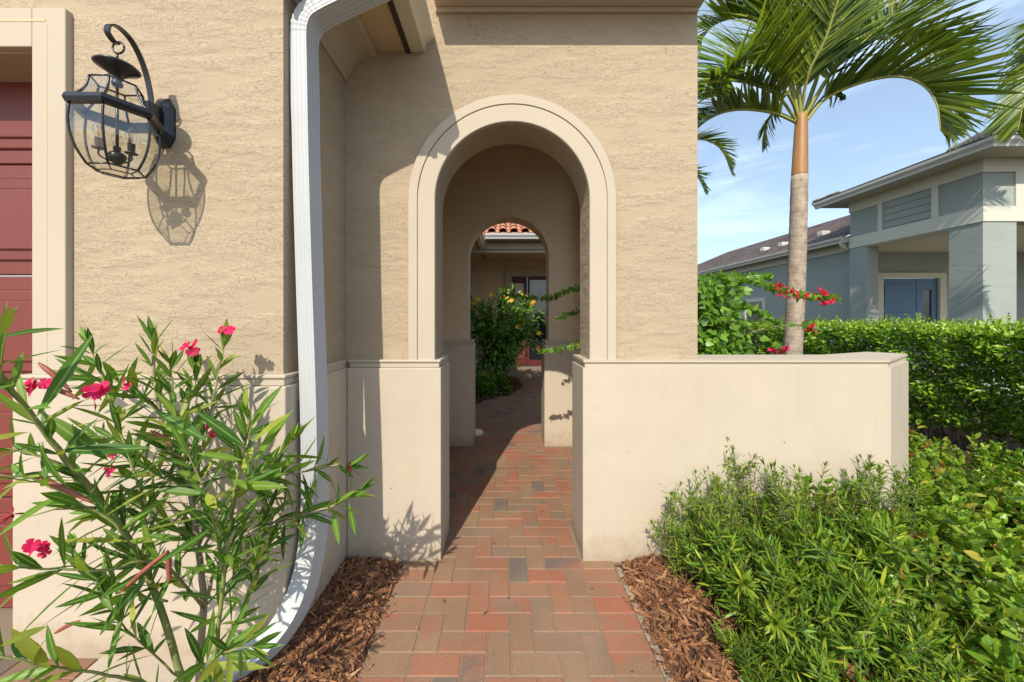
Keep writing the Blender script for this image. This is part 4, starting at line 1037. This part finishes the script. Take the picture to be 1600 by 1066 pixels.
# ------------------------------------------------------------------ palms
def frond(mbL, mbR, pts, Lmax, up, n=46, w=.034, fwd=.62, start=.14, bend=-.16, side=(1, 1), droop=0.0, seed=None, lift=.5):
    pts = [Vector(p) for p in pts]; q = catmull(pts, 8); m = len(q)
    mbR.tube(q, [.018*(1-.85*i/(m-1))+.002 for i in range(m)], 6)
    seg = [0]
    for a, b in zip(q, q[1:]): seg.append(seg[-1]+(b-a).length)
    tot = seg[-1]; A = []
    n = int(n*1.3)
    for i in range(n):
        f = start+(1-start)*(i+.5)/n; s = f*tot; k = 0
        while k < m-2 and seg[k+1] < s: k += 1
        p = q[k].lerp(q[k+1], (s-seg[k])/max(1e-6, seg[k+1]-seg[k])); t = (q[k+1]-q[k]).normalized()
        U_ = Vector(up); U_ = (U_-t*U_.dot(t)).normalized(); S_ = t.cross(U_)
        prof = (.55+.45*math.sin(PI*min(1, (f-start)/(1-start)*.9+.12)))*(1 if f < .85 else 1-.45*(f-.85)/.15)
        for sg in (-1, 1):
            if not side[(sg+1)//2]: continue
            fw = fwd*(1+.6*f)+random.gauss(0, .07)
            d = t*fw+S_*sg*random.uniform(.55, .95)+U_*(lift+random.gauss(0, .14))+Vector((0, 0, -droop*random.uniform(.6, 1.2)))
            nr = U_*.7-S_*sg*.5
            A.append((np.array(p), np.array(d.normalized()), np.array(nr)+rng.normal(size=3)*.18, Lmax*prof*random.uniform(.85, 1.1), w*random.uniform(.8, 1.15), bend*random.uniform(.3, 1.6)))
    flush(mbL, T_STRIP, A)
def palm(name, label, base, top, shaft_len, fronds, r0=.12, r1=.085, group=None):
    root = rooted(name, label, 'palm tree', base, group)
    b, t = Vector(base), Vector(top); m = b.lerp(t, .5)+Vector((.02, 0, 0))
    ax = (t-m).normalized(); ts = t-ax*shaft_len
    tk = MB(); pts = catmull([b, b.lerp(ts, .12)+Vector((.004, 0, 0)), m, ts], 12); n = len(pts)
    rs = [r0*1.25-(r0*1.25-r0*.93)*min(1, i/n*3)-(r0-r1)*.8*max(0, i/n-.3)+.0025*(i % 2) for i in range(n)]
    tk.tube(pts, rs, 20); cp(tk, 'trunk', M['trunk'], root)
    sh = MB(); pts = catmull([ts-ax*.02, ts.lerp(t, .3), ts.lerp(t, .7), t+ax*.06], 5); n = len(pts)
    sh.tube(pts, [r1*(1.06-.32*(i/(n-1))**1.5) for i in range(n)], 20); cp(sh, 'crownshaft', M['shaft'], root)
    for f in fronds:
        a, r_ = MB(), MB(); frond(a, r_, **f)
        fo = cp(r_, 'frond', M['rachis'], root)
        lo = a.build('leaflets', M['palm']); lo.parent = fo
    return root
random.seed(5)
c0 = P(1252, 186, 4.5)
def PX(*l): return [P(*p) for p in l]
F1 = [
 dict(pts=PX((1255, 195, 4.5), (1290, 155, 4.4), (1345, 130, 4.25), (1400, 120, 4.1), (1440, 132, 4.0), (1463, 162, 3.95), (1470, 205, 3.93)), Lmax=.78, up=(.35, -.25, .9), fwd=.85, n=64, lift=.75, start=.18),
 dict(pts=PX((1253, 190, 4.5), (1300, 112, 4.3), (1370, 48, 4.1), (1430, -10, 3.9), (1500, -55, 3.8)), Lmax=.80, up=(-.5, -.5, .8), fwd=.5, n=56, lift=.15, start=.25),
 dict(pts=PX((1254, 190, 4.55), (1300, 115, 4.6), (1345, 72, 4.6), (1395, 57, 4.6), (1440, 66, 4.6), (1490, 95, 4.6)), Lmax=.72, up=(.3, 0, 1), fwd=.9, n=60, lift=.55, start=.3),
 dict(pts=PX((1251, 190, 4.5), (1250, 100, 4.35), (1262, 0, 4.2), (1300, -90, 4.0)), Lmax=.80, up=(.1, -1, .2), fwd=.8, n=50, lift=.2, start=.2),
 dict(pts=PX((1247, 190, 4.5), (1238, 160, 4.35), (1215, 125, 4.15), (1190, 102, 4.0), (1163, 99, 3.9), (1135, 118, 3.8), (1120, 150, 3.8)), Lmax=.70, up=(.05, -.4, 1), fwd=.5, n=60, lift=.85, start=.3),
 dict(pts=PX((1246, 192, 4.5), (1205, 176, 4.4), (1150, 172, 4.3), (1105, 188, 4.2), (1065, 228, 4.15)), Lmax=.62, up=(-.2, -.2, 1), fwd=.9, n=54, lift=.6, start=.15),
 dict(pts=PX((1247, 188, 4.55), (1225, 100, 4.6), (1195, 45, 4.6), (1160, 28, 4.6), (1115, 40, 4.6), (1085, 80, 4.6)), Lmax=.70, up=(-.3, -.3, 1), fwd=.8, n=56, lift=.5, start=.2),
 dict(pts=PX((1249, 188, 4.5), (1225, 70, 4.4), (1190, -20, 4.3), (1130, -80, 4.2)), Lmax=.80, up=(-.4, -.8, .4), fwd=.7, n=50, lift=.3, start=.25),
 dict(pts=PX((1244, 192, 4.6), (1225, 180, 4.7), (1208, 176, 4.85), (1198, 195, 5.0), (1195, 225, 5.05)), Lmax=.30, up=(-.5, 0, 1), fwd=.7, n=26, w=.022, lift=.0, droop=.9, start=.4),
 dict(pts=PX((1252, 190, 4.6), (1280, 110, 4.9), (1310, 50, 5.3), (1340, 25, 5.6), (1370, 40, 5.9)), Lmax=.7, up=(0, .3, 1), fwd=.7, n=46, lift=.5, start=.25),
 dict(pts=PX((1250, 188, 4.6), (1240, 90, 4.9), (1215, 10, 5.2), (1180, -30, 5.5)), Lmax=.75, up=(-.2, .4, 1), fwd=.7, n=46, lift=.4, start=.25),
 dict(pts=PX((1246, 192, 4.5), (1215, 150, 4.3), (1170, 130, 4.05), (1120, 128, 3.9), (1085, 150, 3.8)), Lmax=.62, up=(-.2, -.5, 1), fwd=.8, n=50, lift=.5, start=.2),
 dict(pts=PX((1254, 190, 4.5), (1275, 130, 4.6), (1300, 60, 4.7), (1345, 0, 4.75), (1400, -20, 4.8), (1470, -5, 4.8)), Lmax=.75, up=(.2, -.2, 1), fwd=.9, n=56, lift=.3, start=.3),
 dict(pts=PX((1250, 190, 4.55), (1262, 120, 4.3), (1290, 60, 4.1), (1310, 0, 3.95), (1340, -60, 3.8)), Lmax=.75, up=(-.3, -.9, .5), fwd=.7, n=50, lift=.1, start=.25),
 dict(pts=PX((1256, 195, 4.5), (1275, 165, 4.55), (1300, 140, 4.6), (1318, 150, 4.6)), Lmax=.25, up=(0, 0, 1), fwd=.5, n=6, w=.05, lift=-.4, droop=1.4, start=.7),
]
palm('palm_tree', 'slender palm with ringed trunk and orange crownshaft rising behind the low wall', P(1232, 674.5, 4.5)+Vector((0, 0, 0)), c0, .70, F1, .108, .080, 'palms beside the house')
F2 = [
 dict(pts=PX((1765, 70, 4.0), (1700, 85, 3.95), (1645, 108, 3.9), (1605, 150, 3.85), (1590, 205, 3.85)), Lmax=.48, up=(-.4, -.3, 1), fwd=.8, n=56, lift=.1, start=.2, droop=.25),
 dict(pts=PX((1765, 65, 4.0), (1700, 45, 4.1), (1650, 70, 4.2), (1610, 120, 4.3)), Lmax=.5, up=(-.4, -.3, 1), fwd=.8, n=50, lift=.2, start=.2),
 dict(pts=PX((1765, 60, 4.0), (1730, -30, 3.9), (1680, -90, 3.8), (1610, -110, 3.7)), Lmax=.6, up=(-.4, -.3, 1), fwd=.7, n=50, lift=.3, start=.2),
 dict(pts=PX((1765, 60, 4.0), (1800, -50, 4.1), (1860, -110, 4.2), (1930, -90, 4.3)), Lmax=.7, up=(.4, 0, 1), fwd=.7, n=50, lift=.3, start=.2),
 dict(pts=PX((1765, 70, 4.0), (1830, 30, 4.0), (1900, 40, 4.0), (1960, 110, 4.0)), Lmax=.7, up=(.4, 0, 1), fwd=.7, n=50, lift=.3, start=.2),
 dict(pts=PX((1765, 60, 4.0), (1770, -40, 4.4), (1750, -80, 5.0), (1730, -20, 5.6)), Lmax=.7, up=(0, .4, 1), fwd=.7, n=50, lift=.3, start=.2),
 dict(pts=PX((1765, 70, 4.0), (1690, 20, 4.5), (1640, 30, 5.0), (1625, 90, 5.4)), Lmax=.6, up=(-.3, .3, 1), fwd=.7, n=50, lift=.3, start=.2),
]
palm('palm_tree', 'palm at right edge of the photo, only its drooping frond tips showing', (6.9, 4.05, -.05), P(1765, 75, 4.0), .6, F2, .12, .085, 'palms beside the house')
F3 = [
 dict(pts=PX((1010, 285, 8), (1050, 235, 8), (1090, 218, 8), (1125, 232, 8), (1143, 270, 8)), Lmax=.50, up=(.3, -.3, 1), fwd=.8, n=46, lift=.45, start=.2, w=.04),
 dict(pts=PX((1010, 288, 8), (1050, 268, 7.8), (1085, 272, 7.7), (1102, 300, 7.6)), Lmax=.40, up=(.3, -.3, 1), fwd=.7, n=36, lift=.3, start=.2, w=.04),
 dict(pts=PX((1010, 285, 8), (1000, 220, 8.2), (960, 190, 8.5), (920, 210, 8.8)), Lmax=.7, up=(-.3, 0, 1), fwd=.7, n=40, lift=.4, start=.2, w=.04),
 dict(pts=PX((1010, 285, 8), (1030, 210, 8.3), (1050, 190, 8.8), (1075, 195, 9.2)), Lmax=.6, up=(.3, .3, 1), fwd=.7, n=40, lift=.4, start=.2, w=.04),
 dict(pts=PX((1010, 288, 8), (960, 270, 7.8), (920, 290, 7.6)), Lmax=.6, up=(-.3, 0, 1), fwd=.7, n=40, lift=.4, start=.2, w=.04),
]
palm('palm_tree', 'distant palm whose frond tips show left of the tall palm, past the stucco corner', (3.05, 8.0, -.05), P(1010, 290, 8), .6, F3, .12, .085, 'palms beside the house')

# ------------------------------------------------------------------ bougainvillea
random.seed(3)
bgv = rooted('bougainvillea', 'bougainvillea vine with heart-shaped leaves and red bracts behind the low wall', 'climbing plant', (1.55, 3.1, -.05))
root0 = Vector((1.55, 3.1, -.05))
V_ = [
 ([root0, P(1130, 560, 3.0), P(1100, 470, 2.95), P(1130, 437, 2.9), P(1180, 440, 2.9), P(1215, 452, 2.88), P(1260, 463, 2.85), P(1305, 466, 2.83)], 2.0),
 ([root0, P(1120, 560, 3.0), P(1085, 450, 3.0), P(1120, 432, 3.0), P(1160, 436, 3.05), P(1205, 432, 3.1)], 2.0),
 ([root0, P(1125, 570, 2.95), P(1100, 500, 2.9), P(1150, 478, 2.85), P(1190, 490, 2.85), P(1215, 505, 2.8)], 2.4),
 ([root0, P(1120, 570, 2.9), P(1110, 520, 2.8), P(1150, 502, 2.75), P(1185, 525, 2.7), P(1222, 548, 2.65)], 1.0),
 ([root0, P(1140, 570, 2.9), P(1150, 530, 2.8), P(1190, 515, 2.75), P(1235, 508, 2.7), P(1270, 513, 2.7)], .6),
 ([root0, P(1100, 540, 3.1), P(1080, 470, 3.1), P(1095, 440, 3.1)], 1.2),
 ([root0, P(1110, 560, 2.9), P(1095, 520, 2.85), P(1105, 480, 2.85), P(1140, 455, 2.8)], 1.6),
 ([root0, P(1115, 560, 2.9), P(1120, 530, 2.75), P(1135, 500, 2.7), P(1165, 545, 2.7)], 1.4),
 ([root0, Vector((1.3, 3.15, 1.1)), Vector((1.0, 3.2, 1.55)), P(908, 450, 3.25), P(870, 462, 3.2), P(835, 466, 3.2), P(792, 460, 3.2)], 1.5),
 ([root0, Vector((1.3, 3.15, 1.0)), Vector((1.0, 3.2, 1.40)), P(908, 487, 3.25), P(872, 497, 3.2)], 1.2),
 ([root0, Vector((1.3, 3.1, .95)), Vector((.95, 3.1, 1.12)), P(915, 538, 3.15), P(880, 545, 3.1), P(846, 549, 3.1)], 1.2),
 ([root0, Vector((1.4, 3.1, 1.0)), Vector((1.3, 3.0, 1.5)), P(1105, 455, 2.8), P(1150, 470, 2.75)], 1.6),
]
bs, bl, acc = MB(), MB(), []
for pts, dn in V_:
    w3 = catmull(pts, 6); n = len(w3); bs.tube(w3, [.010*(1-.85*i/(n-1)) for i in range(n)], 6)
    whorls(w3, .33, .03/dn, 2, 1.15, (.040, .072), (.034, .058), acc, (-.25, .1), .5, 3)
    # side shoots carrying more leaves
for i in range(1100):
    px = 1090+abs(random.gauss(0, 38)); py = random.uniform(436, 556); d_ = random.uniform(2.7, 3.15)
    if px > 1175 or (px > 1130 and 462 < py < 480): continue
    p = np.array(P(px, py, d_)); acc.append((p, rng.normal(size=3)+np.array([0, -.5, -.5]), np.array([0, -1, .6])+rng.normal(size=3)*.5, random.uniform(.04, .07), random.uniform(.035, .055), random.uniform(-.2, .1)))
flush(bl, T_HEART, acc)
cp(bs, 'stem', M['twig'], bgv); cp(bl, 'foliage', M['boug'], bgv)
for (x, y, d_, n_, sp, kd) in [(1218, 452, 2.86, 12, 9, 'r'), (1236, 458, 2.85, 14, 9, 'r'), (1256, 464, 2.84, 9, 8, 'r'), (1283, 460, 2.83, 16, 8, 'r'), (1300, 468, 2.82, 8, 6, 'r'), (1289, 474, 2.82, 8, 6, 'r'), (1268, 512, 2.69, 16, 6, 'r'), (1208, 549, 2.62, 9, 4, 'p'), (1226, 547, 2.62, 14, 6, 'p')]:
    fb = MB()
    for k in range(n_):
        c = P(x+random.gauss(0, sp*.6), y+random.gauss(0, sp*.45), d_+random.gauss(0, .02))
        flower(fb, c, (random.gauss(0, 1), -1, random.gauss(0, .8)), random.uniform(.016, .024), 3, T_HEART, .5)
    cp(fb, 'flower', M['redpetal' if kd == 'r' else 'petal'], bgv)

# ------------------------------------------------------------------ courtyard shrub with yellow flowers, and low plants
al = rooted('flowering_bush', 'dark green bush with yellow trumpet flowers seen through both arches', 'shrub', (-.1, 7.2, 0))
bs, bl, acc = MB(), MB(), []
random.seed(9)
for i in range(60):
    a = random.uniform(0, 2*PI); rr = .80*math.sqrt(random.random()); h = random.uniform(1.0, 2.15)*(1-.15*rr)
    e = Vector((-.0+rr*math.cos(a)*1.0, 7.2+rr*math.sin(a)*.8, h)); b0 = Vector((-.1+random.gauss(0, .04), 7.2+random.gauss(0, .04), 0)); m = b0.lerp(e, .5)+Vector((0, 0, .15))
    w3 = catmull([b0, m, e], 5); bs.tube(w3, [.009, .008, .008, .007, .006, .006, .005, .004, .004, .003, .003], 5)
    whorls(w3, .35, .05, 4, 1.1, (.07, .11), (.03, .045), acc, (-.25, .1), .4, 6)
for i in range(900):
    v = rvec(1)[0]; c = np.array([.02, 7.2, 1.3]); p = c+v*np.array([.78, .5, .72])*random.uniform(.45, 1.0)
    acc.append((p, v+rng.normal(size=3)*.5+np.array([0, 0, -.3]), np.array([0, -.5, 1])+rng.normal(size=3)*.4, random.uniform(.07, .11), random.uniform(.035, .05), -.15))
for i in range(900):
    v = rvec(1)[0]; p = np.array([-.22, 7.0, .85])+v*np.array([.52, .4, .6])*random.uniform(.5, 1.0)
    acc.append((p, v+rng.normal(size=3)*.5+np.array([0, 0, -.3]), np.array([0, -.5, 1])+rng.normal(size=3)*.4, random.uniform(.07, .11), random.uniform(.035, .05), -.15))
flush(bl, T_OVATE, acc); cp(bs, 'stem', M['twig'], al); cp(bl, 'foliage', M['bush'], al)
for (x, y) in [(748, 468), (742, 474), (768, 461), (800, 470), (822, 466), (828, 476), (835, 473), (808, 511), (842, 521), (841, 545), (812, 571), (790, 463), (815, 462)]:
    fb = MB(); flower(fb, P(x, y, 6.72), (random.gauss(0, .6), -1, .3), .052, 5, T_PETAL, .6); cp(fb, 'flower', M['yellow'], al)
for (x, y, s_, lab) in [(-.45, 6.5, .30, 'low dark leafy plant at left foot of the yellow-flowered bush'), (-.12, 6.75, .26, 'low dark leafy plant at right foot of the yellow-flowered bush')]:
    r = rooted('low_plant', lab, 'plant', (x, y, 0)); b = MB(); A = []
    for k in range(420):
        v = rvec(1)[0]; v[2] = abs(v[2]); p = np.array([x, y, .05])+v*np.array([s_, s_*.8, s_*1.3])*random.uniform(.5, 1)
        A.append((p, v+rng.normal(size=3)*.4, np.array([0, 0, 1])+rng.normal(size=3)*.4, .08, .045, -.2))
    flush(b, T_OVATE, A); cp(b, 'foliage', M['bush'], r)
    s2 = MB(); 
    for k in range(6): s2.tube([(x, y, 0), (x+random.gauss(0, .08), y+random.gauss(0, .08), .25)], .005, 5)
    cp(s2, 'stem', M['twig'], r)

# ------------------------------------------------------------------ the grey neighbour house
nh = empty('grey_house', 'blue-grey stucco neighbour house with pale trim and blue front door', 'house', (8.8, 6.7, 0))
def np_(mb, name, m, parent=None):
    o = mb.build(name, m); o.parent = parent or nh; o.matrix_parent_inverse = Matrix.Translation(nh.location).inverted(); return o
NX, NY = 8.8, 6.7
wl = MB()
wl.box(NX+.02, NX+.64, NY+.02, NY+.54, -.05, 3.19, .006)                       # corner pillar
wl.box(NX+.02, NX+.30, 8.87, 9.32, -.05, 3.19, .006)                           # second pillar
wl.box(NX+.03, 14, NY+.03, NY+.3, 3.195, 4.36); wl.box(NX+.03, NX+.3, NY+.301, 9.31, 3.195, 4.36)
wl.box(NX+4.2, NX+4.8, NY+.02, NY+.54, -.05, 3.19)
np_(wl, 'wall', M['greywall'])
wl = MB(); wl.box(9.28, 10.18, 10.0, 10.2, -.05, 3.24); wl.box(10.18, 12.0, 10.0, 10.2, 2.62, 3.24); wl.box(12.0, 17, 10.0, 10.2, -.05, 3.24); wl.box(9.1, 9.279, 9.321, 20, -.05, 3.6)
np_(wl, 'wall', M['greywall'])
np_(MB().box(9.1, 17, NY+.3, 10.2, 3.2405, 3.28), 'porch_ceiling', M['greytrim'])
fb = MB()
fb.box(NX, NX+.0295, NY, 9.32, 3.19, 3.47, .004); fb.box(NX, NX+.0295, NY, 9.32, 4.10, 4.36, .004)
fb.box(NX+.0005, NX+.0295, 8.50, 8.60, 3.4705, 4.0995); fb.box(NX+.0005, NX+.0295, 7.41, 7.52, 3.4705, 4.0995)
fb.box(NX+.0305, 14, NY, NY+.0295, 3.19, 3.47, .004); fb.box(NX+.0305, 14, NY, NY+.0295, 4.10, 4.36, .004)
for q in (9.40, 12.2): fb.box(q, q+.5, NY+.0005, NY+.0295, 3.4705, 4.0995)
fb.box(NX+.031, NX+.299, NY+.3, 9.3, 3.17, 3.194)
fb.box(9.05, 9.0995, 9.321, 20, 3.19, 3.45)
np_(fb, 'trim_band', M['greytrim'])
lv = MB()
for k in range(4): lv.box(NX+.012, NX+.029, 7.53, 8.49, 3.50+k*.15, 3.635+k*.15, .006)
np_(lv, 'louvre_panel', M['greywall'])
sf = MB(); sf.box(8.36, 14, 6.26, 9.75, 4.3605, 4.39); np_(sf, 'soffit', M['greytrim'])
gt = MB()
prof = [(0, 0), (-.06, 0), (-.065, .04), (-.085, .07), (-.11, .10), (-.115, .155), (-.10, .16), (-.09, .14), (0, .14)]; k = len(prof)
def gut_corner(mb, z0, x, y, y1, x1):
    V = []
    for a, b in prof: V.append((x+a, y1, z0+b))
    for a, b in prof: V.append((x+a, y+a, z0+b))
    for a, b in prof: V.append((x1, y+a, z0+b))
    mb.add(V, [(s*k+j, s*k+(j+1) % k, (s+1)*k+(j+1) % k, (s+1)*k+j) for s in range(2) for j in range(k)]+[tuple(range(k)), tuple(range(3*k-1, 2*k-1, -1))])
gut_corner(gt, 4.33, 8.355, 6.255, 9.75, 14); np_(gt, 'gutter', M['greygutter'])
rf = MB()
def tri_roof(mb):
    z0 = 4.47
    mb.add([(8.27, 6.17, z0), (14, 6.17, z0), (14, 8.9, z0+.95), (10.9, 8.9, z0+.95), (8.27, 9.8, z0), (10.9, 9.8, z0+.95), (14, 9.8, z0+.95)], [(0, 1, 2, 3), (4, 0, 3, 5), (3, 2, 6, 5)])
    mb.add([(8.27, 6.17, z0+.05), (14, 6.17, z0+.05), (14, 8.9, z0+1.0), (10.9, 8.9, z0+1.0), (8.27, 9.8, z0+.05), (10.9, 9.8, z0+1.0), (14, 9.8, z0+1.0)], [(0, 1, 2, 3), (4, 0, 3, 5), (3, 2, 6, 5)])
    mb.box(8.26, 8.29, 6.16, 9.8, z0-.02, z0+.05); mb.box(8.29, 14, 6.16, 6.19, z0-.02, z0+.05)
tri_roof(rf); np_(rf, 'porch_roof', M['darkroof'])
rc = MB()
for k in range(9):
    t = k/9; p = Vector((8.27, 6.17, 4.56)).lerp(Vector((10.9, 8.9, 5.5)), t); q = Vector((8.27, 6.17, 4.56)).lerp(Vector((10.9, 8.9, 5.5)), t+.12)
    rc.tube([p, q], [.10, .08], 8)
np_(rc, 'ridge_cap', M['capstone']); rc = MB()
for k in range(4):
    rc.box(8.26, 8.55, 9.0+k*.2, 9.19+k*.2, 4.525+.008*(k % 2), 4.57+.008*(k % 2), .008)
np_(rc, 'edge_tile', M['capstone'])
rf = MB()
for k in range(14):                       # wing roof in shallow stepped courses
    xa = 8.72+k*.30; za = 3.52+k*.126
    slab(rf, (xa, 9.33, za), (xa, 21, za), (xa+.315, 21, za+.12), (xa+.315, 9.33, za+.12), .035)
np_(rf, 'wing_roof', M['darkroof'])
gt = MB(); V = []
for y in (9.38, 21):
    for a, b in prof: V.append((8.76+a, y, 3.37+b*.95))
gt.add(V, [(j, (j+1) % k_, k_+(j+1) % k_, k_+j) for k_ in (len(prof),) for j in range(k_)]+[tuple(range(len(prof))), tuple(range(2*len(prof)-1, len(prof)-1, -1))])
gt.box(8.7605, 9.10, 9.36, 21, 3.46, 3.49)
gt.box(8.66, 9.06, 9.345, 9.3795, 3.36, 3.52)
wg = np_(gt, 'gutter', M['greygutter'])
dsn = MB(); dsn.sweep([(-.035, -.045), (.035, -.045), (.035, .045), (-.035, .045)], catmull([(8.72, 9.42, 3.40), (8.73, 9.42, 3.32), (8.80, 9.42, 3.22), (8.95, 9.42, 3.17), (9.0, 9.42, 3.08), (9.01, 9.42, 2.6), (9.01, 9.42, 0)], 4), (0, 1, 0))
o_ = dsn.build('downspout', M['greygutter']); o_.parent = wg
for y in (11.0, 12.6, 13.5):
    vb = MB(); vb.box(9.6, 9.85, y, y+.22, 3.92, 4.08, .03); np_(vb, 'roof_vent', M['greygutter'])
wn = MB(); wn.box(9.06, 9.099, 12.7, 12.82, .9, 2.15).box(9.06, 9.099, 13.7, 13.82, .9, 2.15).box(9.06, 9.099, 12.8205, 13.6995, 2.03, 2.15).box(9.06, 9.099, 12.8205, 13.6995, .9, 1.0)
wo = np_(wn, 'window', M['greytrim'])
o_ = MB().box(9.085, 9.0985, 12.82, 13.70, 1.0, 2.03).build('pane', M['darkglass']); o_.parent = wo
np_(MB().box(10.18, 10.33, 9.93, 9.9995, -.05, 2.66, .005).box(11.87, 12.05, 9.93, 9.9995, -.05, 2.66, .005).box(10.3305, 11.8695, 9.93, 9.9995, 2.52, 2.66, .005), 'door_surround', M['greytrim'])
dd = MB(); dd.box(10.33, 11.32, 10.03, 10.08, 0, 2.52, .004); dd.box(10.45, 11.2, 10.015, 10.031, 1.70, 2.38, .012); dd.box(10.45, 11.2, 10.015, 10.031, .3, 1.58, .012)
do_ = np_(dd, 'front_door', M['bluedoor'])
sd = MB(); sd.box(11.325, 11.50, 10.02, 10.08, 0, 2.52, .004).box(11.74, 11.87, 10.02, 10.08, 0, 2.52, .004).box(11.5005, 11.7395, 10.02, 10.08, 2.2, 2.52).box(11.5005, 11.7395, 10.02, 10.08, 0, .5)
sdo = np_(sd, 'sidelight', M['bluedoor'])
o_ = MB().box(11.5, 11.74, 10.05, 10.07, .5, 2.2).build('pane', M['darkglass']); o_.parent = sdo
tag(MB().box(8.85, 14, 6.75, 10.0, -.055, -.01).build('porch_floor', M['concrete']), kind='structure')
